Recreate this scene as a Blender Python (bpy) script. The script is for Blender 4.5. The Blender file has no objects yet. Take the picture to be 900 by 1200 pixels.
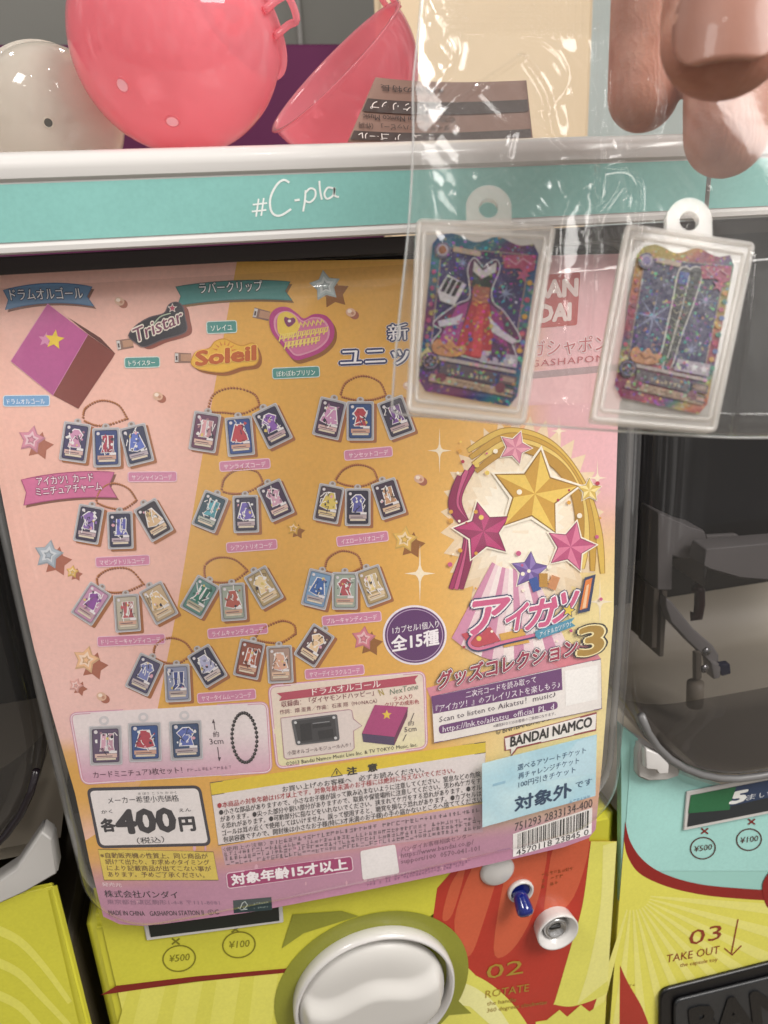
import bpy, bmesh, math, random
from mathutils import Vector, Matrix
from mathutils.geometry import tessellate_polygon
R = random.Random(7)
SC = bpy.context.scene
COL = SC.collection

# ------------------------------------------------------------------ camera
# photograph frame: 900 x 1200, focal length 900 px; axes from the vanishing points
FPX, CX, CY = 900.0, 450.0, 600.0
xw = Vector((4550.0, -558.0, 900.0)).normalized()          # machine's x axis seen by the camera (right, down, forward)
dn = Vector((126.0, 2480.0, 900.0)); dn = (dn - dn.dot(xw)*xw).normalized()
yw = xw.cross(dn)                                           # into the machine
def to_world(c): return Vector((c.dot(xw), c.dot(yw), -c.dot(dn)))
def ray(px, py): return to_world(Vector((px-CX, py-CY, FPX))).normalized()
DIST = 0.25
CAM = -ray(370, 690)*DIST
RIGHT, DOWN, FWD = to_world(Vector((1,0,0))), to_world(Vector((0,1,0))), to_world(Vector((0,0,1)))
cam = bpy.data.cameras.new('camera'); cam_ob = bpy.data.objects.new('camera', cam); COL.objects.link(cam_ob)
m = Matrix((RIGHT, -DOWN, -FWD)).transposed().to_4x4(); m.translation = CAM
cam_ob.matrix_world = m
cam.sensor_fit = 'VERTICAL'; cam.sensor_height = 36; cam.lens = 27
cam.clip_start = 0.005; cam.clip_end = 60
cam.dof.use_dof = True; cam.dof.focus_distance = 0.245; cam.dof.aperture_fstop = 25
SC.camera = cam_ob

# ------------------------------------------------------------------ light
SC.view_settings.view_transform = 'Standard'; SC.view_settings.look = 'None'
SC.view_settings.exposure = 0.0; SC.view_settings.gamma = 1.0
SC.cycles.use_denoising = True
SC.cycles.transparent_max_bounces = 24; SC.cycles.max_bounces = 10; SC.cycles.transmission_bounces = 8
SC.cycles.sample_clamp_indirect = 6.0
W = bpy.data.worlds.new('World'); SC.world = W; W.use_nodes = True
bg = W.node_tree.nodes['Background']; bg.inputs[1].default_value = 0.50
_n, _l = W.node_tree.nodes, W.node_tree.links                  # dim shop all round: uneven patches of light and dark
_tc = _n.new('ShaderNodeTexCoord'); _mp = _n.new('ShaderNodeMapping'); _mp.inputs['Scale'].default_value = (5.0,5.0,1.6)
_nz = _n.new('ShaderNodeTexNoise'); _nz.inputs['Scale'].default_value = 1.4; _nz.inputs['Detail'].default_value = 3
_rp = _n.new('ShaderNodeValToRGB'); _e = _rp.color_ramp.elements; _e[0].position = 0.40; _e[0].color = (0.42,0.39,0.37,1); _e[1].position = 0.66; _e[1].color = (2.3,2.2,2.1,1)
_m = _e.new(0.54); _m.color = (0.88,0.84,0.80,1)
_l.new(_tc.outputs['Generated'], _mp.inputs['Vector']); _l.new(_mp.outputs[0], _nz.inputs['Vector']); _l.new(_nz.outputs[0], _rp.inputs[0]); _l.new(_rp.outputs[0], bg.inputs[0])
def lamp(name, kind, loc, target, energy, size=0.1, color=(1,0.965,0.925)):
    l = bpy.data.lights.new(name, kind); l.energy = energy; l.color = color
    if kind == 'AREA': l.size = size
    elif kind in ('POINT','SPOT'): l.shadow_soft_size = size
    o = bpy.data.objects.new(name, l); COL.objects.link(o); o.location = loc
    o.rotation_euler = (Vector(target)-Vector(loc)).to_track_quat('-Z','Y').to_euler()
    return o
lamp('ceiling_panel_light', 'AREA', (0.80, -0.78, 1.05), (0,0,0), 25.5, 0.7)
lamp('ceiling_panel_light', 'AREA', (-0.70, -0.45, 1.2), (0,0.05,0), 7.0, 0.3)
for (x, y, z, e) in ((-0.35,-0.55,1.25,1.2),(0.1,-0.25,1.25,1.2),(0.7,-0.3,1.2,1.0),(-0.7,-0.9,1.2,1.0),(0.25,-1.3,1.2,1.0),(0.9,-1.0,1.2,1.0),(0.05,0.75,0.9,5.0),(-0.45,0.6,0.9,3.0)):
    lamp('ceiling_spot_lamp', 'POINT', (x,y,z), (0,0,0), e, 0.022)  # last two hang behind the capsules, added to make their shells glow

# ------------------------------------------------------------------ materials
def lin(h):
    if isinstance(h, str):
        h = h.lstrip('#'); c = [int(h[i:i+2],16)/255 for i in (0,2,4)]
    else: c = list(h)
    return tuple(v/12.92 if v <= 0.04045 else ((v+0.055)/1.055)**2.4 for v in c)
def mixc(a, b, t): return tuple(x+(y-x)*t for x, y in zip(a, b))
def new_mat(name):
    mt = bpy.data.materials.new(name); mt.use_nodes = True
    return mt, mt.node_tree.nodes, mt.node_tree.links, mt.node_tree.nodes['Principled BSDF']
def add_bump(nt, bsdf, scale, strength, dist=0.0004, detail=3, kind='NOISE'):
    n = nt.nodes; l = nt.links
    tc = n.new('ShaderNodeTexCoord')
    t = n.new('ShaderNodeTexNoise' if kind == 'NOISE' else 'ShaderNodeTexVoronoi'); t.inputs['Scale'].default_value = scale
    if kind == 'NOISE': t.inputs['Detail'].default_value = detail
    b = n.new('ShaderNodeBump'); b.inputs['Strength'].default_value = strength; b.inputs['Distance'].default_value = dist
    l.new(tc.outputs['Object'], t.inputs['Vector']); l.new(t.outputs[0], b.inputs['Height']); l.new(b.outputs[0], bsdf.inputs['Normal'])
    return t
def plastic(name, col, rough=0.3, var=0.06, nscale=60, bump=0.05, coat=0.0, metal=0.0, sss=0.0):
    mt, n, l, b = new_mat(name); c = lin(col)
    b.inputs['Roughness'].default_value = rough; b.inputs['Metallic'].default_value = metal
    b.inputs['Coat Weight'].default_value = coat
    if sss: b.inputs['Subsurface Weight'].default_value = sss; b.inputs['Subsurface Radius'].default_value = (0.004,0.003,0.002); b.inputs['Subsurface Scale'].default_value = 1.0
    t = add_bump(mt.node_tree, b, nscale*8, bump, 0.0003)
    tc = n.new('ShaderNodeTexCoord'); t2 = n.new('ShaderNodeTexNoise'); t2.inputs['Scale'].default_value = nscale; t2.inputs['Detail'].default_value = 4
    r = n.new('ShaderNodeValToRGB'); r.color_ramp.elements[0].position = 0.3; r.color_ramp.elements[1].position = 0.7
    r.color_ramp.elements[0].color = (*[v*(1-var) for v in c],1); r.color_ramp.elements[1].color = (*[min(1,v*(1+var)) for v in c],1)
    l.new(tc.outputs['Object'], t2.inputs['Vector']); l.new(t2.outputs[0], r.inputs[0]); l.new(r.outputs[0], b.inputs['Base Color'])
    return mt
def ink_mat(name, rough=0.32, spec=0.5, grain=0.10, scale=900, gain=1.0):
    mt, n, l, b = new_mat(name)
    a = n.new('ShaderNodeAttribute'); a.attribute_name = 'Col'
    tc = n.new('ShaderNodeTexCoord'); t = n.new('ShaderNodeTexNoise'); t.inputs['Scale'].default_value = scale; t.inputs['Detail'].default_value = 2
    t2 = n.new('ShaderNodeTexNoise'); t2.inputs['Scale'].default_value = 40; t2.inputs['Detail'].default_value = 3
    ad = n.new('ShaderNodeMath'); ad.operation = 'ADD'
    mr = n.new('ShaderNodeMapRange'); mr.inputs['From Min'].default_value = 0.7; mr.inputs['From Max'].default_value = 1.3
    mr.inputs['To Min'].default_value = (1-grain)*gain; mr.inputs['To Max'].default_value = (1+grain)*gain
    mx = n.new('ShaderNodeVectorMath'); mx.operation = 'SCALE'
    l.new(tc.outputs['Object'], t.inputs['Vector']); l.new(tc.outputs['Object'], t2.inputs['Vector'])
    l.new(t.outputs[0], ad.inputs[0]); l.new(t2.outputs[0], ad.inputs[1]); l.new(ad.outputs[0], mr.inputs['Value'])
    l.new(a.outputs['Color'], mx.inputs[0]); l.new(mr.outputs[0], mx.inputs['Scale'])
    l.new(mx.outputs[0], b.inputs['Base Color'])
    b.inputs['Roughness'].default_value = rough; b.inputs['Specular IOR Level'].default_value = spec
    return mt
def same_both_sides(mt, fr, ior):
    """a thin sheet reflects alike from either face"""
    n, l = mt.node_tree.nodes, mt.node_tree.links
    g = n.new('ShaderNodeNewGeometry'); mr = n.new('ShaderNodeMapRange'); mr.inputs['To Min'].default_value = ior; mr.inputs['To Max'].default_value = 1/ior
    l.new(g.outputs['Backfacing'], mr.inputs['Value']); l.new(mr.outputs[0], fr.inputs[0])
def film(name, tint=(1,1,1), veil=0.05, veilcol=(0.9,0.9,0.9), rough=0.06, bump=0.0, bscale=60, ior=1.45, gloss=1.0, translucent=False):
    """thin clear plastic: transparent sheet, a little milky scatter, fresnel gloss"""
    mt, n, l, b = new_mat(name); n.remove(b); out = n['Material Output']
    tr = n.new('ShaderNodeBsdfTransparent'); tr.inputs[0].default_value = (*tint,1)
    di = n.new('ShaderNodeBsdfTranslucent' if translucent else 'ShaderNodeBsdfDiffuse'); di.inputs[0].default_value = (*veilcol,1)
    gl = n.new('ShaderNodeBsdfGlossy'); gl.inputs['Roughness'].default_value = rough; gl.inputs[0].default_value = (gloss,gloss,gloss,1)
    m1 = n.new('ShaderNodeMixShader'); m1.inputs[0].default_value = veil
    m2 = n.new('ShaderNodeMixShader'); fr = n.new('ShaderNodeFresnel'); same_both_sides(mt, fr, ior)
    l.new(tr.outputs[0], m1.inputs[1]); l.new(di.outputs[0], m1.inputs[2])
    l.new(fr.outputs[0], m2.inputs[0]); l.new(m1.outputs[0], m2.inputs[1]); l.new(gl.outputs[0], m2.inputs[2])
    l.new(m2.outputs[0], out.inputs['Surface'])
    if bump:
        tc = n.new('ShaderNodeTexCoord'); t = n.new('ShaderNodeTexNoise'); t.inputs['Scale'].default_value = bscale; t.inputs['Detail'].default_value = 3
        bp = n.new('ShaderNodeBump'); bp.inputs['Strength'].default_value = bump; bp.inputs['Distance'].default_value = 0.001
        l.new(tc.outputs['Object'], t.inputs['Vector']); l.new(t.outputs[0], bp.inputs['Height'])
        for s in (gl, fr, di): l.new(bp.outputs[0], s.inputs['Normal'])
    return mt
def milky(name, col, thin=0.5, clear=0.12, rough=0.16, spec_ior=1.45):
    """translucent moulded shell: diffuse + light coming through + gloss"""
    mt, n, l, b = new_mat(name); n.remove(b); out = n['Material Output']; c = (*lin(col),1)
    d = n.new('ShaderNodeBsdfDiffuse'); d.inputs[0].default_value = c
    t = n.new('ShaderNodeBsdfTranslucent'); t.inputs[0].default_value = c
    tr = n.new('ShaderNodeBsdfTransparent'); tr.inputs[0].default_value = (*[0.25+0.75*v for v in c[:3]],1)
    g = n.new('ShaderNodeBsdfGlossy'); g.inputs['Roughness'].default_value = rough
    m1 = n.new('ShaderNodeMixShader'); m1.inputs[0].default_value = thin; m2 = n.new('ShaderNodeMixShader'); m2.inputs[0].default_value = clear
    m3 = n.new('ShaderNodeMixShader'); f = n.new('ShaderNodeFresnel'); same_both_sides(mt, f, spec_ior)
    l.new(d.outputs[0], m1.inputs[1]); l.new(t.outputs[0], m1.inputs[2]); l.new(m1.outputs[0], m2.inputs[1]); l.new(tr.outputs[0], m2.inputs[2])
    l.new(f.outputs[0], m3.inputs[0]); l.new(m2.outputs[0], m3.inputs[1]); l.new(g.outputs[0], m3.inputs[2]); l.new(m3.outputs[0], out.inputs['Surface'])
    return mt
INK = ink_mat('printed_card', grain=0.06, gain=1.15)
INK_GLOSS = ink_mat('glossy_panel_print', 0.22, 0.5, 0.05)
INK_HOLO = ink_mat('holographic_print', 0.28, 0.15, 0.2, 1500, 0.42)
def sparkle(mt):
    """glitter foil: every tiny flake has its own tilt and hue"""
    n, l = mt.node_tree.nodes, mt.node_tree.links; b = n['Principled BSDF']; src = b.inputs['Base Color'].links[0].from_socket
    tc = n.new('ShaderNodeTexCoord'); v = n.new('ShaderNodeTexVoronoi'); v.inputs['Scale'].default_value = 2300; l.new(tc.outputs['Object'], v.inputs['Vector'])
    hs = n.new('ShaderNodeHueSaturation'); hs.inputs['Saturation'].default_value = 1.5; hs.inputs['Value'].default_value = 1.0; hs.inputs['Color'].default_value = (1,.2,.5,1)
    sp = n.new('ShaderNodeSeparateColor'); l.new(v.outputs['Color'], sp.inputs[0]); l.new(sp.outputs[0], hs.inputs['Hue'])
    mx = n.new('ShaderNodeMix'); mx.data_type = 'RGBA'; mr = n.new('ShaderNodeMapRange'); mr.inputs['From Min'].default_value = .82; mr.inputs['To Max'].default_value = .2; l.new(sp.outputs[1], mr.inputs['Value'])
    l.new(mr.outputs[0], mx.inputs['Factor']); l.new(src, mx.inputs['A']); l.new(hs.outputs[0], mx.inputs['B']); l.new(mx.outputs['Result'], b.inputs['Base Color'])
    b.inputs['Metallic'].default_value = .0
    ge = n.new('ShaderNodeNewGeometry'); sb = n.new('ShaderNodeVectorMath'); sb.operation = 'SUBTRACT'; sb.inputs[1].default_value = (.5,.5,.5); l.new(v.outputs['Color'], sb.inputs[0])
    sc = n.new('ShaderNodeVectorMath'); sc.operation = 'SCALE'; sc.inputs['Scale'].default_value = .09; l.new(sb.outputs[0], sc.inputs[0])
    ad = n.new('ShaderNodeVectorMath'); l.new(ge.outputs['Normal'], ad.inputs[0]); l.new(sc.outputs[0], ad.inputs[1])
    no = n.new('ShaderNodeVectorMath'); no.operation = 'NORMALIZE'; l.new(ad.outputs[0], no.inputs[0]); l.new(no.outputs[0], b.inputs['Normal'])
sparkle(INK_HOLO)
WHITE = plastic('white_plastic', '#cfccc9', 0.22, 0.02, 20, 0.02, coat=0.3)
TEAL = plastic('teal_plastic', '#8fc6bd', 0.3, 0.03, 25, 0.03)
DARK = plastic('dark_plastic', '#1f191d', 0.18, 0.15, 30, 0.05)
BLACK = plastic('black_plastic', '#0b0a0c', 0.35, 0.2, 30, 0.1)
GREYP = plastic('grey_plastic', '#6d6c6c', 0.35, 0.1, 30, 0.1)
PALE = plastic('pale_grey_plastic', '#b9b6b2', 0.4, 0.05, 30, 0.08)
CHROME = plastic('brushed_metal', '#c9c9c9', 0.25, 0.08, 300, 0.15, metal=1.0)
BLUE = plastic('blue_plastic', '#12206e', 0.12, 0.1, 40, 0.02, coat=0.6)
GREYWALL = plastic('grey_wall_paint', '#a3a29c', 0.8, 0.05, 3, 0.2)
PURPLE = plastic('purple_board', '#651a4f', 0.7, 0.06, 6, 0.1)
BEIGE = plastic('beige_board', '#d9c2a2', 0.7, 0.05, 6, 0.1)
FLOORM = plastic('floor_vinyl', '#8d8579', 0.5, 0.08, 3, 0.1)
COVER = film('clear_cover_plastic', (0.985,0.985,0.98), 0.05, (0.85,0.85,0.85), 0.05, 0.06, 35)
SMOKE = film('smoky_cover_plastic', (0.46,0.45,0.46), 0.03, (0.6,0.58,0.56), 0.05, 0.05, 30)
RIM = film('clear_rim_plastic', (0.9,0.9,0.9), 0.42, (0.75,0.75,0.74), 0.1, 0.1, 80)
BAG = film('clear_bag_film', (0.985,0.985,0.98), 0.032, (0.95,0.93,0.9), 0.07, 0.05, 160, 1.45, 0.8)
CASE = milky('frosted_clear_plastic', '#f4f2ef', 0.45, 0.68, 0.10)
PINK = milky('pink_capsule_plastic', '#ffbac4', 0.64, 0.36, 0.04)
CREAM = milky('cream_capsule_plastic', '#f4f0e6', 0.55, 0.4, 0.05)

# ------------------------------------------------------------------ surfaces: where a photograph ray lands in the place
class Plane:
    def __init__(s, p, n): s.p0 = Vector(p); s.n = Vector(n).normalized()
    def at(s, px, py, h=0.0):
        d = ray(px, py); t = (s.p0-CAM).dot(s.n)/d.dot(s.n)
        return CAM + d*t + s.n*h
class Bulge:
    def __init__(s, y0, kx, xc, kz, zc): s.a = (y0,kx,xc,kz,zc)
    def Y(s, x, z):
        y0,kx,xc,kz,zc = s.a; return y0 + kx*(x-xc)**2 + kz*(z-zc)**2
    def at(s, px, py, h=0.0):
        d = ray(px, py); t = DIST
        for _ in range(12):
            p = CAM + d*t; t -= (p.y - s.Y(p.x, p.z))/d.y
        p = CAM + d*t; p.y -= h
        return p
def front(Y): return Plane((0,Y,0), (0,-1,0))
def at(px, py, Y): return front(Y).at(px, py)
def P3(px, py, depth):                                       # point on a ray at a distance along the view axis
    d = ray(px, py); return CAM + d*(depth/d.dot(FWD))
def project(p):
    v = Vector(p)-CAM; z = v.dot(FWD); return CX+FPX*v.dot(RIGHT)/z, CY+FPX*v.dot(DOWN)/z

zc_row = at(400, 880, 0).z
CARD = Bulge(0.0, 0.25, 0.01, 0.30, at(400, 800, 0).z)                   # the display card
COVF = Bulge(-0.0035, 0.25, 0.01, 0.30, at(400, 800, 0).z)               # the clear cover in front of it

# ------------------------------------------------------------------ objects
def tag(o, label=None, cat=None, group=None, kind=None):
    for k, v in (('label',label),('category',cat),('group',group),('kind',kind)):
        if v: o[k] = v
    return o
def empty(name, loc, **k):
    o = bpy.data.objects.new(name, None); o.empty_display_size = 0.01; COL.objects.link(o); o.location = loc
    tag(o, **k); return o
def parent_keep(o, p):
    if p is not None:
        bpy.context.view_layer.update()
        o.parent = p; o.matrix_parent_inverse = world_of(p).inverted()
def world_of(o):
    mw = o.matrix_basis.copy()
    if o.parent: mw = world_of(o.parent) @ o.matrix_parent_inverse @ mw
    return mw
def link(name, me, mat, parent=None, smooth=False, label=None):
    if mat is not None:
        for mm in (mat if isinstance(mat,(list,tuple)) else [mat]): me.materials.append(mm)
    if smooth:
        for p in me.polygons: p.use_smooth = True
    o = bpy.data.objects.new(name, me); COL.objects.link(o)
    if parent is not None:
        o.parent = parent; o.matrix_parent_inverse = world_of(parent).inverted()
    if label: o['label'] = label
    return o
def mesh_from(name, verts, faces, mat, parent=None, smooth=False, label=None, recalc=True, bevel=0, seg=2):
    bm = bmesh.new(); vs = [bm.verts.new(v) for v in verts]
    for f in faces:
        try: bm.faces.new([vs[i] for i in f])
        except ValueError: pass
    if recalc: bmesh.ops.recalc_face_normals(bm, faces=bm.faces[:])
    if bevel:
        es = [e for e in bm.edges if len(e.link_faces) == 2 and e.calc_face_angle(0) > 0.5]
        bmesh.ops.bevel(bm, geom=es, offset=bevel, segments=seg, affect='EDGES', clamp_overlap=True)
        smooth = True
    me = bpy.data.meshes.new(name); bm.to_mesh(me); bm.free()
    o = link(name, me, mat, parent, smooth, label)
    if bevel: weighted(o)
    return o
def weighted(o):
    mo = o.modifiers.new('wn','WEIGHTED_NORMAL'); mo.keep_sharp = False
def box(name, x0, x1, y0, y1, z0, z1, mat, parent=None, bevel=0.001, label=None, seg=3):
    v = [(x,y,z) for x in (x0,x1) for y in (y0,y1) for z in (z0,z1)]
    f = [(0,1,3,2),(4,6,7,5),(0,4,5,1),(2,3,7,6),(0,2,6,4),(1,5,7,3)]
    return mesh_from(name, v, f, mat, parent, label=label, bevel=bevel, seg=seg)
def slab(name, surf, pts, h0, h1, mat, parent=None, bevel=0.0, label=None, hole=None):
    """an outline seen in the photograph laid on a surface and given thickness (h0 back, h1 front)"""
    n = len(pts); loops = [pts]+([hole] if hole else [])
    flat = [q for lp in loops for q in lp]
    tris = tessellate_polygon([[Vector((x,y,0)) for x,y in lp] for lp in loops])
    N = len(flat)
    verts = [surf.at(x,y,h1) for x,y in flat]+[surf.at(x,y,h0) for x,y in flat]
    faces = []
    if hole is None and not bevel == 0: faces = [tuple(range(n)), tuple(reversed(range(N, N+n)))]
    else:
        for t in tris: faces.append(tuple(t)); faces.append(tuple(N+i for i in reversed(t)))
    b = 0
    for lp in loops:
        k = len(lp)
        for i in range(k): j = (i+1)%k; faces.append((b+i, b+j, N+b+j, N+b+i))
        b += k
    return mesh_from(name, verts, faces, mat, parent, label=label, bevel=bevel)
def tube(name, pts, rad, mat, parent=None, seg=10, label=None, closed=False):
    pts = [Vector(p) for p in pts]; n = len(pts); rads = rad if isinstance(rad,(list,tuple)) else [rad]*n
    verts = []; faces = []
    up = None
    for i, p in enumerate(pts):
        t = (pts[(i+1)%n]-pts[i-1]) if (closed or 0 < i < n-1) else (pts[1]-pts[0] if i == 0 else pts[-1]-pts[-2])
        t.normalize()
        if up is None: up = Vector((0.3,0.5,0.8)).cross(t).normalized()
        up = (up - up.dot(t)*t).normalized(); w = t.cross(up)
        for k in range(seg):
            a = 2*math.pi*k/seg; verts.append(p+(up*math.cos(a)+w*math.sin(a))*rads[i])
    rng = n if closed else n-1
    for i in range(rng):
        for k in range(seg):
            j = (i+1)%n; faces.append((i*seg+k, i*seg+(k+1)%seg, j*seg+(k+1)%seg, j*seg+k))
    if not closed:
        faces.append(tuple(range(seg))); faces.append(tuple((n-1)*seg+k for k in range(seg)))
    return mesh_from(name, verts, faces, mat, parent, True, label)
def lathe(name, origin, axis, prof, mat, parent=None, seg=64, label=None, cap=True):
    """profile of (radius, height along axis) turned about an axis"""
    axis = Vector(axis).normalized(); u = axis.orthogonal().normalized(); w = axis.cross(u)
    verts = []; faces = []
    for r, h in prof:
        for k in range(seg):
            a = 2*math.pi*k/seg; verts.append(Vector(origin)+axis*h+(u*math.cos(a)+w*math.sin(a))*r)
    for i in range(len(prof)-1):
        for k in range(seg):
            faces.append((i*seg+k, i*seg+(k+1)%seg, (i+1)*seg+(k+1)%seg, (i+1)*seg+k))
    if cap and prof[0][0] > 1e-6 and prof[0] != prof[-1]: faces.append(tuple(range(seg)))
    if cap and prof[-1][0] > 1e-6 and prof[0] != prof[-1]: faces.append(tuple((len(prof)-1)*seg+k for k in range(seg)))
    o = mesh_from(name, verts, faces, mat, parent, True, label)
    bm = bmesh.new(); bm.from_mesh(o.data); bmesh.ops.remove_doubles(bm, verts=bm.verts[:], dist=1e-6); bm.to_mesh(o.data); bm.free()
    for p in o.data.polygons: p.use_smooth = True
    return o

# ------------------------------------------------------------------ lettering and print
_tx = {}
def text_geo(s, off=0.0, shear=0.0, res=3, spacing=1.0):
    key = (s,off,shear,res,spacing)
    if key in _tx: return _tx[key]
    c = bpy.data.curves.new('lettering', 'FONT'); c.body = s; c.size = 1.0; c.offset = off; c.shear = shear; c.resolution_u = res
    c.space_character = spacing
    o = bpy.data.objects.new('lettering', c); COL.objects.link(o)
    dg = bpy.context.evaluated_depsgraph_get(); dg.update()
    me = bpy.data.meshes.new_from_object(o.evaluated_get(dg))
    vs = [(v.co.x, v.co.y) for v in me.vertices]; fs = [tuple(p.vertices) for p in me.polygons]
    bpy.data.objects.remove(o); bpy.data.curves.remove(c); bpy.data.meshes.remove(me)
    _tx[key] = (vs, fs); return vs, fs
LAYER = 5e-5
class Print:
    """flat inked shapes on a surface, one mesh; every shape has its own ink colour and its own thin layer"""
    def __init__(s, name, surf, parent, mat=None, base=0.0, label=None):
        s.name, s.surf, s.parent, s.mat, s.base, s.label = name, surf, parent, mat or INK, base, label
        s.v, s.f, s.c = [], [], []
    def _add(s, vs, fs, col, layer):
        b = len(s.v); s.k = (getattr(s,'k',0)+1)%46; h = s.base+(layer+s.k*0.02)*LAYER   # shapes of one layer never share a plane
        for x, y in vs:
            s.v.append(s.surf.at(x,y,h)); s.c.append(col(x,y) if callable(col) else col)
        s.f += [tuple(b+i for i in f) for f in fs]
    def poly(s, pts, col, layer, cell=26):
        col = lin(col) if isinstance(col, str) else col
        tris = tessellate_polygon([[Vector((x,y,0)) for x,y in pts]])
        xs = [p[0] for p in pts]; ys = [p[1] for p in pts]
        if max(max(xs)-min(xs), max(ys)-min(ys)) <= cell*1.3:
            s._add(pts, [tuple(t) for t in tris], col, layer); return s
        bm = bmesh.new(); vs = [bm.verts.new((x,y,0)) for x,y in pts]
        for t in tris:
            try: bm.faces.new([vs[i] for i in t])
            except ValueError: pass
        for axis, lo, hi in ((0,min(xs),max(xs)),(1,min(ys),max(ys))):
            k = math.ceil(lo/cell)*cell
            while k < hi:
                co = (k,0,0) if axis == 0 else (0,k,0); no = (1,0,0) if axis == 0 else (0,1,0)
                bmesh.ops.bisect_plane(bm, geom=bm.verts[:]+bm.edges[:]+bm.faces[:], plane_co=co, plane_no=no); k += cell
        bm.verts.index_update()
        s._add([(v.co.x,v.co.y) for v in bm.verts], [tuple(v.index for v in f.verts) for f in bm.faces], col, layer)
        bm.free(); return s
    def stroke(s, pts, w, col, layer, closed=False):
        col = lin(col) if isinstance(col, str) else col
        n = len(pts); vs = []; fs = []
        for i, (x,y) in enumerate(pts):
            a = pts[i-1] if (i > 0 or closed) else pts[i]; b = pts[(i+1)%n] if (i < n-1 or closed) else pts[i]
            dx, dy = b[0]-a[0], b[1]-a[1]; L = math.hypot(dx,dy) or 1; ww = w[i] if isinstance(w,(list,tuple)) else w
            nx, ny = -dy/L*ww/2, dx/L*ww/2; vs += [(x+nx,y+ny),(x-nx,y-ny)]
        for i in range(n if closed else n-1):
            j = (i+1)%n; fs.append((2*i,2*j,2*j+1,2*i+1))
        s._add(vs, fs, col, layer); return s
    def ell(s, cx, cy, rx, ry, col, layer, rot=0.0, n=28): return s.poly(ellipse(cx,cy,rx,ry,rot,n), col, layer)
    def text(s, st, A, B, H, col, layer, off=0.0, shear=0.0, res=2, up=None, hk=None, spacing=1.0):
        """lettering whose baseline runs from A to B and whose full letters stand H high"""
        col = lin(col) if isinstance(col, str) else col
        vs, fs = text_geo(st, 0.0, shear, res, spacing)
        if not vs: return s
        if hk is None: hk = 0.92 if any(ord(ch) > 0x2fff for ch in st) else 0.72
        x0 = min(v[0] for v in vs); x1 = max(v[0] for v in vs)
        ex, ey = (B[0]-A[0])/(x1-x0), (B[1]-A[1])/(x1-x0)
        if up is None:
            p = s.surf.at((A[0]+B[0])/2, (A[1]+B[1])/2); q0 = project(p); q1 = project(p+Vector((0,0,0.001)))
            up = (q1[0]-q0[0], q1[1]-q0[1])
        L = math.hypot(*up); ux, uy = up[0]/L*H/hk, up[1]/L*H/hk
        if off <= 0: sh = [(0,0)]
        elif off < 0.025: sh = [(-off*.6,0),(off*.6,0)]
        else: sh = [(off*math.cos(a*math.pi/4), off*math.sin(a*math.pi/4)) for a in range(8)]+[(0,0)]
        for dx, dy in sh: s._add([(A[0]+(x-x0+dx)*ex+(y+dy)*ux, A[1]+(x-x0+dx)*ey+(y+dy)*uy) for x, y in vs], fs, col, layer)
        return s
    def outlined(s, st, A, B, H, cols, layer, off=(0.07,0.035,0.0), **k):
        for i, (c, o) in enumerate(zip(cols, off)): s.text(st, A, B, H, c, layer+i, off=o, **k)
        return s
    def greek(s, A, B, H, col, layer, seed=0, dens=0.85):
        """a line of print too small to read: short strokes in ranks"""
        r = random.Random(seed); L = math.hypot(B[0]-A[0],B[1]-A[1]); n = max(2,int(L/(H*1.05))); ux, uy = (B[0]-A[0])/L,(B[1]-A[1])/L
        for i in range(n):
            if r.random() > dens: continue
            c0 = (A[0]+ux*L*i/n, A[1]+uy*L*i/n)
            for k in range(r.randint(2,4)):
                hz = r.random() < 0.55; o = r.uniform(0.05,0.6)*H; q = r.uniform(0.0,0.85)*H
                if hz: a = (c0[0]+ux*H*0.08, c0[1]+uy*H*0.08-q); b = (a[0]+ux*H*0.75, a[1]+uy*H*0.75)
                else: a = (c0[0]+ux*o, c0[1]+uy*o-H*0.9); b = (a[0]+H*0.05, a[1]+H*0.85)
                s.stroke([a,b], H*0.13, col, layer)
        return s
    def build(s):
        me = bpy.data.meshes.new(s.name); me.from_pydata([tuple(v) for v in s.v], [], s.f); me.update()
        ca = me.color_attributes.new('Col', 'FLOAT_COLOR', 'POINT')
        buf = []
        for c in s.c: buf += [c[0],c[1],c[2],1.0]
        ca.data.foreach_set('color', buf)
        return link(s.name, me, s.mat, s.parent, False, s.label)
def grow(A, B, k):
    L = math.hypot(B[0]-A[0],B[1]-A[1]) or 1; return (A[0]+(B[0]-A[0])/L*k*4, A[1]+(B[1]-A[1])/L*k*4)
def ellipse(cx, cy, rx, ry, rot=0.0, n=28):
    c, s_ = math.cos(math.radians(rot)), math.sin(math.radians(rot)); o = []
    for i in range(n):
        a = 2*math.pi*i/n; x, y = rx*math.cos(a), ry*math.sin(a); o.append((cx+x*c-y*s_, cy+x*s_+y*c))
    return o
def star(cx, cy, r, inner=0.45, rot=0.0, n=5):
    o = []
    for i in range(2*n):
        a = math.radians(rot)-math.pi/2+math.pi*i/n; q = r if i%2 == 0 else r*inner
        o.append((cx+q*math.cos(a), cy+q*math.sin(a)))
    return o
def lerp(a, b, t): return (a[0]+(b[0]-a[0])*t, a[1]+(b[1]-a[1])*t)
def quad_round(q, r=0.12, n=5):
    """rounded corners on a four-sided outline"""
    o = []
    for i in range(4):
        a, b, c = q[i-1], q[i], q[(i+1)%4]
        la, lc = math.hypot(a[0]-b[0],a[1]-b[1]), math.hypot(c[0]-b[0],c[1]-b[1]); rr = min(la,lc)*0.49 if r >= 1 and r > min(la,lc)*0.49 else (r if r >= 1 else r*min(la,lc))
        p0 = lerp(b,a,rr/la); p2 = lerp(b,c,rr/lc)
        for k in range(n+1):
            t = k/n; p = lerp(lerp(p0,b,t),lerp(b,p2,t),t); o.append(p)
    return o
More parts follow.
